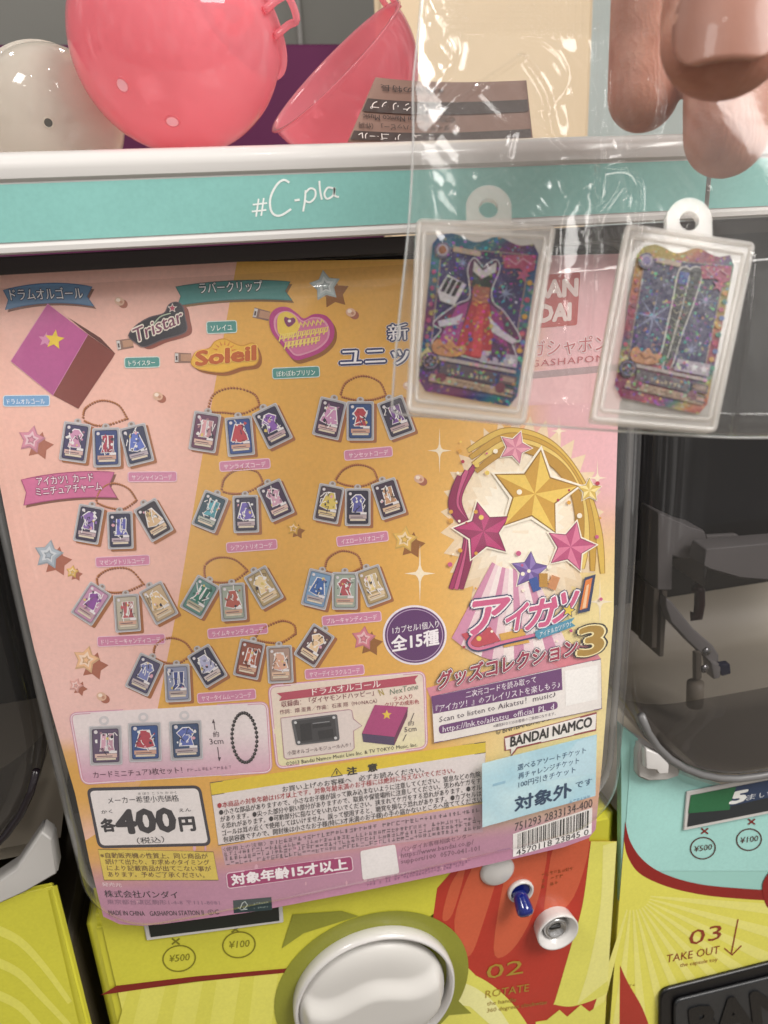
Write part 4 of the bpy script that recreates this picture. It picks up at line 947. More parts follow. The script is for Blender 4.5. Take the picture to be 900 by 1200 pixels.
p.stroke([(250,843),(252,855)], .9, '#4a3a44', 4); p.stroke([(255,875),(257,891)], .9, '#4a3a44', 4)
for (x,y,d) in ((250,842,1),(257,892,-1)): p.poly([(x,y),(x+2,y+5*d),(x-1.6,y+5*d)], '#4a3a44', 4)
e_ = ellipse(286.5,864,14.5,29,-3,34)
for q in e_: p.ell(*q, 2.1, 2.1, '#1f1a1e', 4, 0, 9); p.ell(q[0]-.6,q[1]-.7,.7,.7,'#7a7076',5,0,6)
p.stroke(e_, .9, '#1f1a1e', 4, True); p.build()
# ------------- music box panel
p = Print('music_box_panel', CARD, card)
o = quad_round([(315,804),(497,787),(500,876),(325,900)], 9, 6)
p.poly(o, lambda x,y: mixc(lin('#e3d3c6'), lin('#e3dcb0'), sst(820,890,y)), 2); p.stroke(o, 3.2, '#cf93ac', 3, True); p.stroke(o, 1.1, '#ecd9e0', 4, True)
p.poly([(324,812),(490,791),(486,796),(488,801),(327,821),(330,816)], '#b0475c', 4); p.text('ドラムオルゴール', (366,814), (446,804), 8.5, '#f2e4e2', 5, off=0.02)
p.text('収録曲：「ダイヤモンドハッピー」', (330,828), (438,814), 7, '#7a2f3c', 4, off=0.012, res=1); p.text('作詞：畑 亜貴／作曲：石濱 翔（MONACA）', (328,836.5), (442,823), 5.4, '#7a3f48', 4, res=1)
p.text('NexTone', (457,814), (490,807), 7, '#6a7a66', 4, res=2); p.stroke([(443,808),(446,815)], 1, '#b09a50', 4); p.stroke([(447,807),(450,814)], 1, '#b09a50', 4); p.stroke([(443,808),(450,814)], 1, '#b09a50', 4)
p.text('ラメ入り', (461,821), (483,817.5), 5.5, '#a0283c', 4, off=0.02); p.text('クリアの成形色', (451,828), (491,824), 5.5, '#a0283c', 4, off=0.02)
bu = [(329,841),(409,831),(412,832),(414,842),(424,850),(414,856),(415,876),(412,879),(336,889),(333,887)]
p.poly(bu, '#dccfcb', 4); p.stroke(bu, 1, '#b48a98', 5, True)
mech = quad_round([(341,843),(395,836),(398,867),(347,873)],3,3); p.poly(mech, '#57565a', 6); p.poly(shrink(mech,3), '#39383c', 7)
for q in ([(351,848),(364,846),(366,866),(353,868)],[(366,848),(388,846),(388,850),(366,853)],[(372,856),(390,853),(391,863),(374,866)]): p.poly(q, '#222126', 8)
p.stroke([(366,847),(386,844.5)], 1, '#8c8c90', 9)
for (x,y) in ((346,846),(391,840),(393,864),(350,869)): p.ell(x,y,1.8,1.7,'#c9c9cc',8,0,10)
p.text('小型オルゴールモジュール入り！', (337,884), (411,874), 5, '#5a3a40', 6, res=1)
p.poly([(424,859),(462,863),(462,873),(425.5,869)], '#4a3a5c', 4); p.poly([(478,828),(462,863),(462,873),(477,839)], '#6a2a50', 4); p.poly([(439,825.5),(478,828),(462,863),(424,859)], '#a83e76', 5); p.poly(star(453,837,6,.45), '#e2bf48', 6)
p.text('約', (478,850), (485,849), 5.5, '#4a3a44', 4); p.text('5cm', (474,857.5), (488,856), 6, '#4a3a44', 4); p.stroke([(485,835),(481,845)], .8, '#4a3a44', 4); p.stroke([(476,860),(472,868)], .8, '#4a3a44', 4)
p.text('©2013 Bandai Namco Music Live Inc. & TV TOKYO Music, Inc.', (335,897), (489,874), 4.6, '#2c2428', 4, res=1); p.build()
# ------------- price box
p = Print('price_box', CARD, card)
o = quad_round([(101,923),(235,920),(248,991),(115,994)], 9, 6); p.poly(o, '#34303c', 2); p.poly(quad_round([(105,926.5),(232,923.5),(244,987.5),(118,990.5)], 6, 6), '#e3dcdc', 3)
p.text('メーカー希望小売価格', (127,941), (210,938), 8, '#2c2830', 4, off=0.01, res=1); p.text('き ぼう こ うり か かく', (162,931), (207,929.5), 3.2, '#2c2830', 4, res=1)
p.text('かく', (119,953), (132,952), 4.5, '#2c2830', 4, off=0.02); p.text('各', (120,973), (136,972), 15, '#2c2830', 4, off=0.05); p.text('400', (139,976), (207,973), 27, '#2c2830', 4, off=0.042, hk=0.7)
p.text('えん', (210,951), (224,950), 4.5, '#2c2830', 4, off=0.02); p.text('円', (212,972), (229,971), 17, '#2c2830', 4, off=0.05); p.text('（税込）', (161,988), (193,986), 7.5, '#2c2830', 4, off=0.01); p.build()
p = Print('notice_panel', CARD, card)
o = [(115,995),(250,998),(256,1031),(122,1031)]; p.poly(o, '#d8c052', 2); p.stroke(o, .9, '#7a6430', 3, True)
for i,s_ in enumerate(('※自動販売機の性質上、同じ商品が','続けて出たり、お求めのタイミング','により記載商品が出てこない事が','あります。予めご了承ください。')):
    p.text(s_, ((118,124,126,127)[i], 1004.5+7.4*i), ((244,246,248,240)[i], 1005.5+7.4*i), 6.6, '#6a4a28', 4, off=0.008, res=1)
p.build()
p = Print('maker_address', CARD, card)
p.text('発売元', (120,1038), (143,1039), 5, '#e5d3da', 2, off=0.01, res=1); p.text('株式会社バンダイ', (123,1050.5), (209,1052), 8.5, '#3a2a38', 2, off=0.015); p.text('東京都台東区駒形1-4-8 〒111-8081', (126,1059), (258,1060), 6, '#8f6a84', 2, res=1)
p.text('MADE IN CHINA', (128,1072), (170,1073), 5.8, '#2f2230', 2, off=0.015, res=2); p.text('GASHAPON STATION Ⅱ', (176,1073), (239,1072), 5.8, '#2f2230', 2, off=0.015, res=2); p.text('ⓈC', (244,1072), (257,1071), 5.8, '#2f2230', 2); p.build()
p = Print('paper_mark', CARD, card); o = [(273,1055),(318,1051),(319,1066),(274,1070)]
p.poly(o, '#2a3c40', 2); p.stroke([(279,1063),(281,1065),(284,1058),(287,1056),(290,1060),(287,1064),(285,1064)], 1.1, '#b9c4c0', 3); p.stroke([(282,1066),(290,1065)], .9, '#b9c4c0', 3); p.greek((297,1060),(315,1058), 2.6, '#8fa09c', 3, 3); p.greek((297,1065),(315,1063), 2.2, '#8fa09c', 3, 4); p.build()
# ------------- warning panel
p = Print('warning_panel', CARD, card)
p.poly([(246,917),(569,869),(569,881.5),(248,931.5)], '#d9be2e', 2); p.poly([(248,931.5),(569,881.5),(566,939),(256,990)], '#dcd3d3', 2); p.stroke([(246,917),(569,869),(566,939),(256,990)], 1, '#6a5a40', 4, True); p.stroke([(248,931.5),(569,881.5)], .8, '#6a5a40', 4)
p.stroke([(388,910),(394,900),(401,908)], 1.5, '#2c2414', 4, True); p.stroke([(394.5,903),(394.7,907)], 1.3, '#2c2414', 4)
p.text('注　意', (407,907.5), (442,902), 9, '#2c2414', 4, off=0.04)
K = '#262126'
p.text('お買い上げのお客様へ　必ずお読みください。', (331,927.5), (497,904), 6.8, K, 4, off=0.012, res=1)
WL = [('●本商品の対象年齢は15才以上です。対象年齢未満のお子様には絶対に与えないでください。',(255,946.5),(533,905),'#a32c36'),
('●小さな部品がありますので、小さなお子様が誤って飲み込まないように注意してください。窒息などの危険',(257,954.5),(563,909.5),K),
('があります。●尖った部分や鋭い部分がありますので、取扱や保管場所に注意してください。思わぬケガをす',(258.5,962.5),(563.5,917),K),
('る恐れがあります。●可動部分に指などをいれないでください。挟まれてケガをする恐れがあります。●オル',(259.5,970.5),(564,924.5),K),
('ゴールは耳の近くで使用してはいけません。誤って使用すると、聴覚を損なう恐れがあります。●カプセルは',(260.5,978.5),(564,932),K),
('包装容器ですので、開封後は小さなお子様(特に3才未満のお子様)の手の届かないところへ捨ててください',(262,986.5),(564.5,939),K)]
for s_,A,B,c in WL: p.text(s_, A, B, 7.0, c, 5, off=0.014, res=1)
p.build()
p = Print('small_print', CARD, card)
p.poly([(259,992),(566,942),(566,975),(264,1014)], mixc(lin('#bb86a0'), lin('#c9b2b4'), .5), 1)
p.text('〈使用上の注意〉', (262,997.5), (312,990), 5, '#6f5f66', 3, res=1); p.greek((316,990),(563,951), 5.2, '#6f5f66', 3, 21, 0.95)
for i in range(3): p.greek((263+i,1003+i*5.6),(564,958+i*5.6+2), 5, '#6f5f66', 3, 30+i, 0.96)
o = quad_round([(265,1023),(412,1003),(414,1020),(267,1041)],4,4); p.poly(o, '#a02f68', 2); p.stroke(o, 1.1, '#e6c8d6', 3, True); p.text('対象年齢15才以上', (272,1036), (407,1017), 12.5, '#f4ecf0', 4, off=0.04, res=3)
o = quad_round([(422,997),(463,989),(468,1023),(425,1031)],3,3); p.poly(o, '#e9e4e4', 2)
p.text('バンダイお客様相談センター', (470,998), (553,981), 6, '#7a5468', 2, res=1); p.text('https://www.bandai.co.jp/', (470,1005), (555,989), 6, '#7a5468', 2, res=1); p.text('support/100', (470,1012), (511,1005), 5.6, '#7a5468', 2, res=1); p.text('0570-041-101', (516,1004.5), (562,996.5), 6, '#7a5468', 2, res=1)
for i in range(2): p.greek((430,1034+i*4.5),(552-i*8,1010+i*4.5), 3.4, '#8f6680', 2, 50+i, 0.8)
p.build()
import numpy as np
# ================================================================== things lying on the machines
YTOP = ZT-0.0035
def capsule_half(name, centre, r, pole, mat, lip=0.10, thick=0.02, hole=None, label=None, long=1.0, tabs=(), dots=(), sweep=90):
    """thin moulded half shell: open rim on the far side of the pole, with thickness, a rim bead and hinge tabs"""
    pole = Vector(pole).normalized(); root = empty(name, centre, label=label, cat='toy capsule', group='empty capsule halves on the machine top')
    prof = []; n = 26 if sweep == 90 else 40; sw = math.radians(sweep); rs, hs = r*math.sin(sw), r*math.cos(sw)
    for i in range(n+1):
        a = sw*i/n; prof.append((r*math.sin(a), r*long*math.cos(a)))
    prof.append((rs*1.005, hs-r*lip*0.6)); prof.append((rs*1.04, hs-r*lip*0.75)); prof.append((rs*1.04, hs-r*lip)); prof.append((rs*0.99, hs-r*lip))
    prof.append((rs*(1-thick), hs-r*lip*0.5))
    for i in range(n, -1, -1):
        a = sw*i/n; prof.append((r*(1-thick)*math.sin(a), r*long*(1-thick)*math.cos(a)))
    sh = lathe('shell', centre, pole, prof, mat, root, 72)
    u = pole.orthogonal().normalized(); w = pole.cross(u)
    for d in tabs:                                            # hinge / catch tabs on the rim, d = direction seen from the centre
        d = Vector(d); d = (d-d.dot(pole)*pole).normalized(); s_ = pole.cross(d); c = Vector(centre)+d*rs*1.04+pole*(hs-r*lip*0.9)
        pts = [c-s_*r*.12+pole*r*.10, c-s_*r*.12-pole*r*.08, c-s_*r*.10-pole*r*.16+d*r*.05, c+s_*r*.10-pole*r*.16+d*r*.05, c+s_*r*.12-pole*r*.08, c+s_*r*.12+pole*r*.10]
        tube('hinge_tab', spline([tuple(q) for q in pts],4), r*.035, mat, root, 10)
    for d in dots:                                            # air hole rims; the shell itself is not pierced
        d = Vector(d).normalized(); c = Vector(centre)+d*r*1.0
        lathe('air_hole', c, d, [(r*.075,-r*.004),(r*.068,r*.006),(r*.055,r*.004),(r*.05,-r*.006)], mat, root, 24, cap=False)
        lathe('hole_shade', c+d*r*.001, d, [(r*.054,0),(0,0.0)], plastic('hole_shade_colour','#55554f' if mat == CREAM else '#ffb4bc',0.7,0.05), root, 24, cap=False)  # disc on the shell, its colour standing in for the hole's shaded inside
    return root
tocam = lambda p: (CAM-Vector(p)).normalized()
def sized(px, py, rpx, yv):
    c = at(px, py, yv); return c, rpx/FPX*(c-CAM).dot(FWD)
c, r = sized(207, 49, 121, 0.052)
v = tocam(c); capsule_half('capsule_half', c, r, v*0.20-RIGHT*0.76+DOWN*0.62, PINK, lip=0.07, thick=0.018, sweep=128, label='pink domed capsule half lying rounded side forward on the machine top',
    tabs=[RIGHT*0.9+DOWN*0.55+FWD*-0.6, -RIGHT*0.5-DOWN*0.9], dots=[v*0.72-RIGHT*0.50+DOWN*0.40, v*0.5-RIGHT*0.05+DOWN*0.93])
dome = next(o for o in COL.objects if o.name == 'capsule_half'); yy = c.y-0.004
tube('hinge_tab', spline([tuple(at(x,y,yy-d)) for x,y,d in ((246,-6,0.012),(268,-4,0.014),(290,8,0.014),(292,20,0.014),(278,34,0.015),(262,30,0.016),(256,14,0.015))],5), 0.0017, PINK, dome, 10)
c, r = sized(394, 84, 97, 0.085)
v = tocam(c); capsule_half('capsule_half', c, r, RIGHT*0.56+DOWN*0.72-v*0.50, PINK, lip=0.06, thick=0.03, label='pink capsule half with its open bowl tilted up, beside the paper leaflet',
    tabs=[-DOWN*0.75+RIGHT*0.66])
c, r = sized(62, 142, 80, 0.075)
v = tocam(c); capsule_half('capsule_half', c, r, v*0.86+RIGHT*0.45-DOWN*0.05, CREAM, lip=0.10, thick=0.02, label='milky white capsule half with a small round air hole',
    tabs=[-RIGHT*0.9-DOWN*0.3], dots=[v*0.98-DOWN*-0.02-RIGHT*0.06])
# leaflet
LQ = [(443,88),(610,98),(616,166),(408,166)]
lfp = Plane(at(500,165,0.03), (0.05,-1,0.55))
class Curl:
    def at(s, px, py, h=0.0):
        p = lfp.at(px,py,h); t = (px-400)/220; return p+Vector((0,0.010*math.sin(t*3.0)-0.008*t,0.0))
lf = Curl(); leaf = empty('paper_leaflet', lf.at(500,165), label='small folded instruction leaflet printed upside down, standing behind the header', cat='leaflet')
nx, ny = 24, 8; vs = []; fs = []
for j in range(ny+1):
    for i in range(nx+1): q = lerp(lerp(LQ[0],LQ[1],i/nx), lerp(LQ[3],LQ[2],i/nx), j/ny); vs.append(lf.at(*q,0.0))
for j in range(ny):
    for i in range(nx): a = j*(nx+1)+i; fs.append((a,a+1,a+nx+2,a+nx+1))
sheet_ = mesh_from('paper', vs, fs, plastic('pinkish_paper','#98796c',0.7,0.05,60,0.2), leaf, True); so = sheet_.modifiers.new('thickness','SOLIDIFY'); so.thickness = 0.0004; so.offset = 0
lq = lambda u,v: lerp(lerp(LQ[0],LQ[1],u), lerp(LQ[3],LQ[2],u), v)
p = Print('leaflet_print', lf, leaf, INK, 0.0006)
for (v0,v1) in ((0.34,0.54),(0.84,0.98)):
    n = 10
    for i in range(n): p.poly([lq(i/n*0.98+.01,v0),lq((i+1)/n*0.98+.01,v0),lq((i+1)/n*0.98+.01,v1),lq(i/n*0.98+.01,v1)], '#453733', 0)
UP = (0.1,1)
def lt(st, u0, u1, v, H, col): p.text(st, lq(u1,v), lq(u0,v), H, col, 1, up=UP, res=2, off=0.01)
lt('ラバークリップ', 0.03, 0.52, 0.38, 10, '#e5dcd6'); lt('ドラムオルゴール', 0.04, 0.56, 0.87, 8, '#e5dcd6')
lt('※商品の特長', 0.06, 0.50, 0.12, 8, '#3a2c2a'); lt('©2013 Bandai Namco Music', 0.02, 0.60, 0.58, 7, '#3a2c2a'); lt('ダイヤモンドハッピー」（作詞', 0.02, 0.58, 0.72, 7, '#3a2c2a')
p.build()

# ================================================================== charms in the clear bag
def cam_plane(px, py, depth, tilt=0.0, turn=0.0):
    n = -FWD; n = (Matrix.Rotation(math.radians(tilt),3,RIGHT) @ Matrix.Rotation(math.radians(turn),3,DOWN) @ n)
    return Plane(P3(px,py,depth), n)
def wavy(a, b, amp, n=14, k=4):
    o = []
    for i in range(n+1):
        t = i/n; q = lerp(a,b,t); o.append((q[0], q[1]-amp*math.sin(math.pi*k*t)*math.sin(math.pi*t)**.3))
    return o
def card_charm(corn, inner, loop, pl, theme, label):
    root = empty('card_charm', pl.at(*corn[3],0), label=label, cat='charm', group='card charms in the clear bag')
    TH = 0.0026; o = quad_round(corn, 5, 4)
    slab('case', pl, o, -TH, -0.0004, CASE, root, 0.0)
    n = len(o); inn = quad_round([lerp(corn[i], corn[(i+2)%4], 0.028) for i in range(4)], 4, 4)
    # raised double edge
    fr = [pl.at(*q,-0.0004) for q in o]; 
    tube('case_edge', [pl.at(*lerp(q,((corn[0][0]+corn[2][0])/2,(corn[0][1]+corn[2][1])/2),0.012),-0.0003) for q in o], 0.00055, CASE, root, 8, closed=True)
    e2 = quad_round([lerp(corn[i], corn[(i+2)%4], 0.055) for i in range(4)], 5, 4)
    tube('case_ridge', [pl.at(*q,-0.0003) for q in e2], 0.0004, CASE, root, 8, closed=True)
    # little teeth along the side edges
    lx, ly, R1, R2 = loop
    base_l, base_r = (lx-R1*0.95, ly+R1*1.35), (lx+R1*1.02, ly+R1*1.5)
    outl = [base_l]+[(lx+R1*math.cos(math.radians(a)), ly+R1*math.sin(math.radians(a))) for a in range(190,362,10)]+[base_r]
    slab('loop', pl, outl, -0.0022, -0.0008, CASE, root, 0.0, hole=ellipse(lx,ly,R2,R2*1.0,0,24)[::-1])
    A,B,C,D = inner; T = lambda u,v: lerp(lerp(A,B,u), lerp(D,C,u), v)
    pr = Print('picture_card', pl, root, INK_HOLO, 0.0)
    top = wavy(T(0.06,0.0), T(0.94,0.0), 4.5, 16, 4)
    edge = quad_round([T(0,.0),T(1,.0),T(1,1),T(0,1)], 9, 5)
    edge = [q for q in edge if q[1] > 0]
    def rb(x, y):
        u = (x-D[0])/(B[0]-D[0]); v = (y-A[1])/(D[1]-A[1]); t = u*.9+v*1.7+.15*math.sin(u*7+v*9)
        ks = theme['rim']; t = (t % 1.0)*(len(ks)); i = int(t); return mixc(lin(ks[i%len(ks)]), lin(ks[(i+1)%len(ks)]), t-i)
    body = [T(0.0,.06)]+top+[T(1.0,.06),T(1,.93),T(.93,1),T(.08,1),T(0,.93)]
    pr.poly(body, rb, 2, 6)
    win = quad_round([T(.09,.08),T(.92,.07),T(.9,.75),T(.09,.74)], 4, 3)
    pr.poly(win, lambda x,y: mixc(lin(theme['sky']), lin(theme['sky2']), .5+.5*math.sin(x*.11+y*.07)), 3, 7); pr.stroke(win, 1.4, '#a58c86', 4, True)
    r = random.Random(theme['seed'])
    for _ in range(40): x,y = T(r.uniform(.12,.88), r.uniform(.1,.72)); q = r.uniform(.5,1.5); pr.ell(x,y,q,q, r.choice(['#8a86b8','#d8d2e8','#6a5aa0','#b8a8c8']), 4, 0, 8)
    for (u,v,k) in theme['flakes']:
        for a in range(0,180,45):
            c_,s_ = math.cos(math.radians(a+12)), math.sin(math.radians(a+12)); x,y = T(u,v); pr.stroke([(x-k*c_,y-k*s_),(x,y),(x+k*c_,y+k*s_)], [.3,2.2,.3], '#8f96bc', 4)
    theme['draw'](pr, T)
    # frame furniture: corner badge, tag plate, title bars, stars
    pr.ell(*T(.10,.10), 9.5, 9.5, '#6a5f7a', 9, 0, 22); pr.ell(*T(.10,.10), 7, 7, '#b9aebc', 10, 0, 20); pr.ell(*T(.10,.10), 4.6, 5, '#a5643c' if theme['seed'] == 1 else '#8a78b0', 11, 0, 14)
    pr.poly([T(.2,.065),T(.46,.085),T(.46,.115),T(.2,.10)], '#c9b29c', 6)
    pr.poly([T(.66,.09),T(.98,.07),T(.98,.16),T(.9,.19),T(.84,.16),T(.7,.17)], '#b8466c', 6); pr.poly(star(*T(.88,.2),9,.4,20), '#c25a80', 7); pr.stroke([T(.72,.11),T(.8,.14),T(.86,.1),T(.95,.13)], 1.6, '#e0a0b4', 8)
    for k in range(10):
        v = .24+k*.052; pr.ell(*T(.955+.02*(k%2),v), 3.6, 3.2, ['#d8a040','#4a8f80','#c8506a','#5a70b0'][k%4], 5, 0, 7); pr.ell(*T(.04+.015*(k%2),v), 2.8, 3, theme['side'][k%2], 5, 0, 7)
    or_ = spline([T(.1,.70),T(.16,.66),T(.22,.69),T(.28,.655),T(.34,.69),T(.42,.675),T(.42,.73),T(.3,.76),T(.14,.755)],4,True); pr.poly(or_, '#c98a5a', 8); pr.stroke([T(.15,.725),T(.2,.7),T(.26,.73),T(.32,.705),T(.38,.725)], 1.4, '#7a3f2c', 9)
    pr.poly([T(.60,.69),T(.95,.69),T(.95,.765),T(.58,.765)], '#b7aab8', 7)
    for k in range(3): pr.poly(star(*T(.68+.105*k,.728),5.4,.5,0), '#4a3a6c' if k < theme['lit'] else '#e6e0e6', 8)
    pr.poly([T(.04,.765),T(.95,.78),T(.95,.80),T(.04,.79)], '#b8a8a4', 7)
    pr.poly([T(.2,.80),T(.76,.815),T(.76,.885),T(.2,.875)], '#5a4a55', 7); pr.greek(T(.27,.862), T(.7,.87), 5, '#d6c4a4', 8, theme['seed'])
    pr.poly([T(.12,.885),T(.95,.90),T(.95,.945),T(.1,.935)], '#b99a80', 7); pr.greek(T(.32,.917), T(.72,.925), 3.4, '#7a5a4a', 8, 3+theme['seed']); pr.greek(T(.36,.937), T(.72,.942), 3, '#7a5a4a', 8, 5)
    pr.ell(*T(.1,.81), 10.5, 10.5, '#3a2a3c', 9, 0, 22); pr.stroke(ellipse(*T(.1,.81),8,8,0,20), 1, '#9a86a4', 10, True); pr.poly(star(*T(.1,.81),6,.35,0,4), '#9a86a4', 10); pr.poly(star(*T(.1,.81),3,.4,0,4), '#3a2a3c', 11)
    pr.poly([T(.8,.815),T(.97,.82),T(.97,.875),T(.8,.872)], '#6a5058', 8); pr.poly([T(.83,.828),T(.95,.832),T(.95,.86),T(.83,.858)], '#a88c80', 9)
    pr.ell(*T(.82,.90), 6, 6, '#7a3a4c', 9, 0, 16); pr.ell(*T(.22,.90), 6.5, 5, '#7a3446', 9, 0, 14); pr.poly([T(.86,.885),T(.97,.89),T(.97,.90),T(.86,.897)], '#544450', 8); pr.poly([T(.86,.92),T(.97,.925),T(.97,.935),T(.86,.93)], '#544450', 8)
    pr.poly([T(0,.77),T(.06,.72),T(.14,.78),T(.06,.83),T(0,.85)], '#cfc08a', 6)
    pr.build(); return root
def art_dress(pr, T0):
    T = lambda u, v: T0(.50+(u-.48)*1.16, v)
    sil = spline([T(.39,.13),T(.44,.15),T(.48,.18),T(.52,.15),T(.58,.125),T(.61,.18),T(.57,.31),T(.60,.39),T(.70,.44),T(.86,.58),T(.80,.62),T(.84,.71),T(.60,.745),T(.36,.735),T(.14,.70),T(.20,.60),T(.13,.56),T(.30,.43),T(.40,.38),T(.385,.28),T(.36,.2)],4,True)
    pr.stroke(sil, 2.6, '#d9d2d6', 5, True); pr.poly(sil, '#5a2350', 5)
    pr.poly([T(.40,.145),T(.48,.20),T(.58,.14),T(.585,.2),T(.48,.25),T(.40,.21)], '#d8cfcd', 8); pr.poly([T(.40,.20),T(.47,.17),T(.49,.22),T(.57,.20),T(.56,.31),T(.41,.31)], '#26302a', 7)
    pr.poly([T(.42,.30),T(.555,.30),T(.56,.40),T(.42,.40)], '#a8604c', 7)
    pr.poly([T(.30,.45),T(.40,.40),T(.34,.70),T(.18,.68)], '#a83c86', 6); pr.poly([T(.58,.40),T(.68,.46),T(.80,.70),T(.66,.72)], '#983478', 6)
    for k in range(3): pr.stroke([T(.43,.35+k*.03),T(.49,.37+k*.03),T(.55,.35+k*.03)], 1.4, '#d88a60', 8)
    pr.poly([T(.42,.40),T(.57,.40),T(.68,.72),T(.50,.745),T(.33,.72)], '#b5303c', 7); pr.poly([T(.47,.42),T(.53,.42),T(.56,.73),T(.47,.735)], '#d0454a', 8); pr.poly([T(.16,.55),T(.3,.51),T(.36,.48),T(.34,.55),T(.18,.585)], '#cfc6d2', 8)
    pr.poly([T(.58,.48),T(.70,.55),T(.84,.60),T(.80,.625),T(.62,.57)], '#d6cad2', 8); pr.poly([T(.63,.60),T(.77,.65),T(.76,.72),T(.64,.72)], '#4f2552', 8)
    r = random.Random(3)
    for _ in range(16): x,y = T(r.uniform(.3,.62), r.uniform(.46,.7)); q = r.uniform(1.5,4); pr.poly([(x+q*math.cos(a)*r.uniform(.5,1),y+q*math.sin(a)*r.uniform(.5,1)) for a in (0,1.2,2.4,3.7,5)], r.choice(['#d84a3c','#6a58b0','#4f8a4c','#c8b060','#d07088','#33519a']), 9)
    pr.poly([T(.13,.36),T(.20,.25),T(.36,.30),T(.28,.44),T(.16,.42)], '#d8d0d2', 9)
    for k in range(3): pr.poly([T(.20+.045*k,.265+.01*k),T(.235+.045*k,.272+.01*k),T(.185+.045*k,.365+.01*k),T(.155+.045*k,.36+.01*k)], '#241c24', 10)
def art_boots(pr, T):
    a = spline([T(.46,.13),T(.575,.14),T(.56,.30),T(.52,.46),T(.50,.60),T(.48,.70),T(.41,.74),T(.38,.72),T(.43,.66),T(.44,.50),T(.45,.34)],4,True)
    b = spline([T(.56,.13),T(.68,.12),T(.665,.28),T(.62,.44),T(.575,.60),T(.555,.72),T(.50,.775),T(.47,.75),T(.50,.66),T(.53,.50),T(.55,.34)],4,True)
    for q in (a,b): pr.stroke(q, 3.4, '#e0dad4', 5, True)
    pr.poly(a, '#2c2a30', 6); pr.poly(b, '#222128', 7); pr.stroke([T(.565,.16),T(.55,.34),T(.53,.5),T(.49,.7)], 1.4, '#d8d2cc', 8)
    pr.poly([T(.46,.14),T(.56,.145),T(.555,.22),T(.47,.22)], '#2f4aa0', 7); pr.poly([T(.58,.13),T(.67,.125),T(.665,.19),T(.6,.2)], '#1c1c22', 8)
    r = random.Random(5)
    for k in range(9): v = .24+k*.05; pr.stroke([T(.46,v),T(.5,v+.02),T(.55,v-.005)], 1.2, r.choice(['#8a8f7a','#5f6a52','#b0a890']), 8); pr.stroke([T(.55,v),T(.59,v+.02),T(.63-.005*k,v)], 1.2, r.choice(['#8a8f7a','#55604c','#a09880']), 9)
    pr.poly([T(.40,.72),T(.46,.68),T(.49,.70),T(.44,.745)], '#4a8a50', 8); pr.poly([T(.48,.75),T(.53,.70),T(.555,.715),T(.53,.775)], '#8a2f34', 9)
pl1 = cam_plane(560, 385, 0.139, -9, 3); pl2 = cam_plane(790, 390, 0.139, -9, -3)
card_charm([(490,257),(650,265),(614,496),(478,481)], [(508,275),(633,287),(604,478),(489,457)], (573,241,27,11.5), pl1,
    dict(seed=1, lit=2, sky='#43306a', sky2='#2c2158', rim=['#6a2f5c','#3a2f6c','#2a4a84','#2a7a80','#5a3a70','#7a2f58'], side=['#b04a78','#a89060'], flakes=[(.74,.32,10),(.3,.16,6)], draw=art_dress),
    'charm with a red and black dress on its purple picture card')
card_charm([(736,263),(884,285),(838,505),(694,492)], [(748,288),(862,300),(826,487),(718,464)], (810,256,27,11.5), pl2,
    dict(seed=2, lit=1, sky='#332c62', sky2='#262050', rim=['#8a2f4c','#5a3a7c','#3a7a6c','#b8a040','#c0603c','#8a2f58','#a8384c'], side=['#a83a50','#8a4a60'], flakes=[(.27,.45,26),(.78,.3,11),(.72,.62,8)], draw=art_boots),
    'charm with a pair of tall dark boots on its starry picture card')

# ---------------- the bag
bag = empty('plastic_bag', P3(700,505,0.14), label='clear plastic bag with crimped seal holding two card charms', cat='plastic bag')
LE = [(500,-60),(490,40),(484,100),(484,170),(479,262),(470,350),(463,420),(459,482)]
BE = [(459,482),(480,487),(560,492),(640,499),(720,505),(800,510),(870,513),(960,512)]
def interp(tab, t, k=1, j=0):
    for (a,b) in zip(tab, tab[1:]):
        if a[k] <= t <= b[k]: f = (t-a[k])/(b[k]-a[k]); return a[j]+(b[j]-a[j])*f
    return tab[0][j] if t < tab[0][k] else tab[-1][j]
def dseg(X, Y, pts):
    best = np.full(X.shape, 1e9)
    for a,b in zip(pts, pts[1:]):
        dx,dy = b[0]-a[0],b[1]-a[1]; L = dx*dx+dy*dy or 1; t = np.clip(((X-a[0])*dx+(Y-a[1])*dy)/L, 0, 1); best = np.minimum(best, np.hypot(X-a[0]-t*dx, Y-a[1]-t*dy))
    return best
def nss(a, b, x): t = np.clip((x-a)/(b-a), 0, 1); return t*t*(3-2*t)
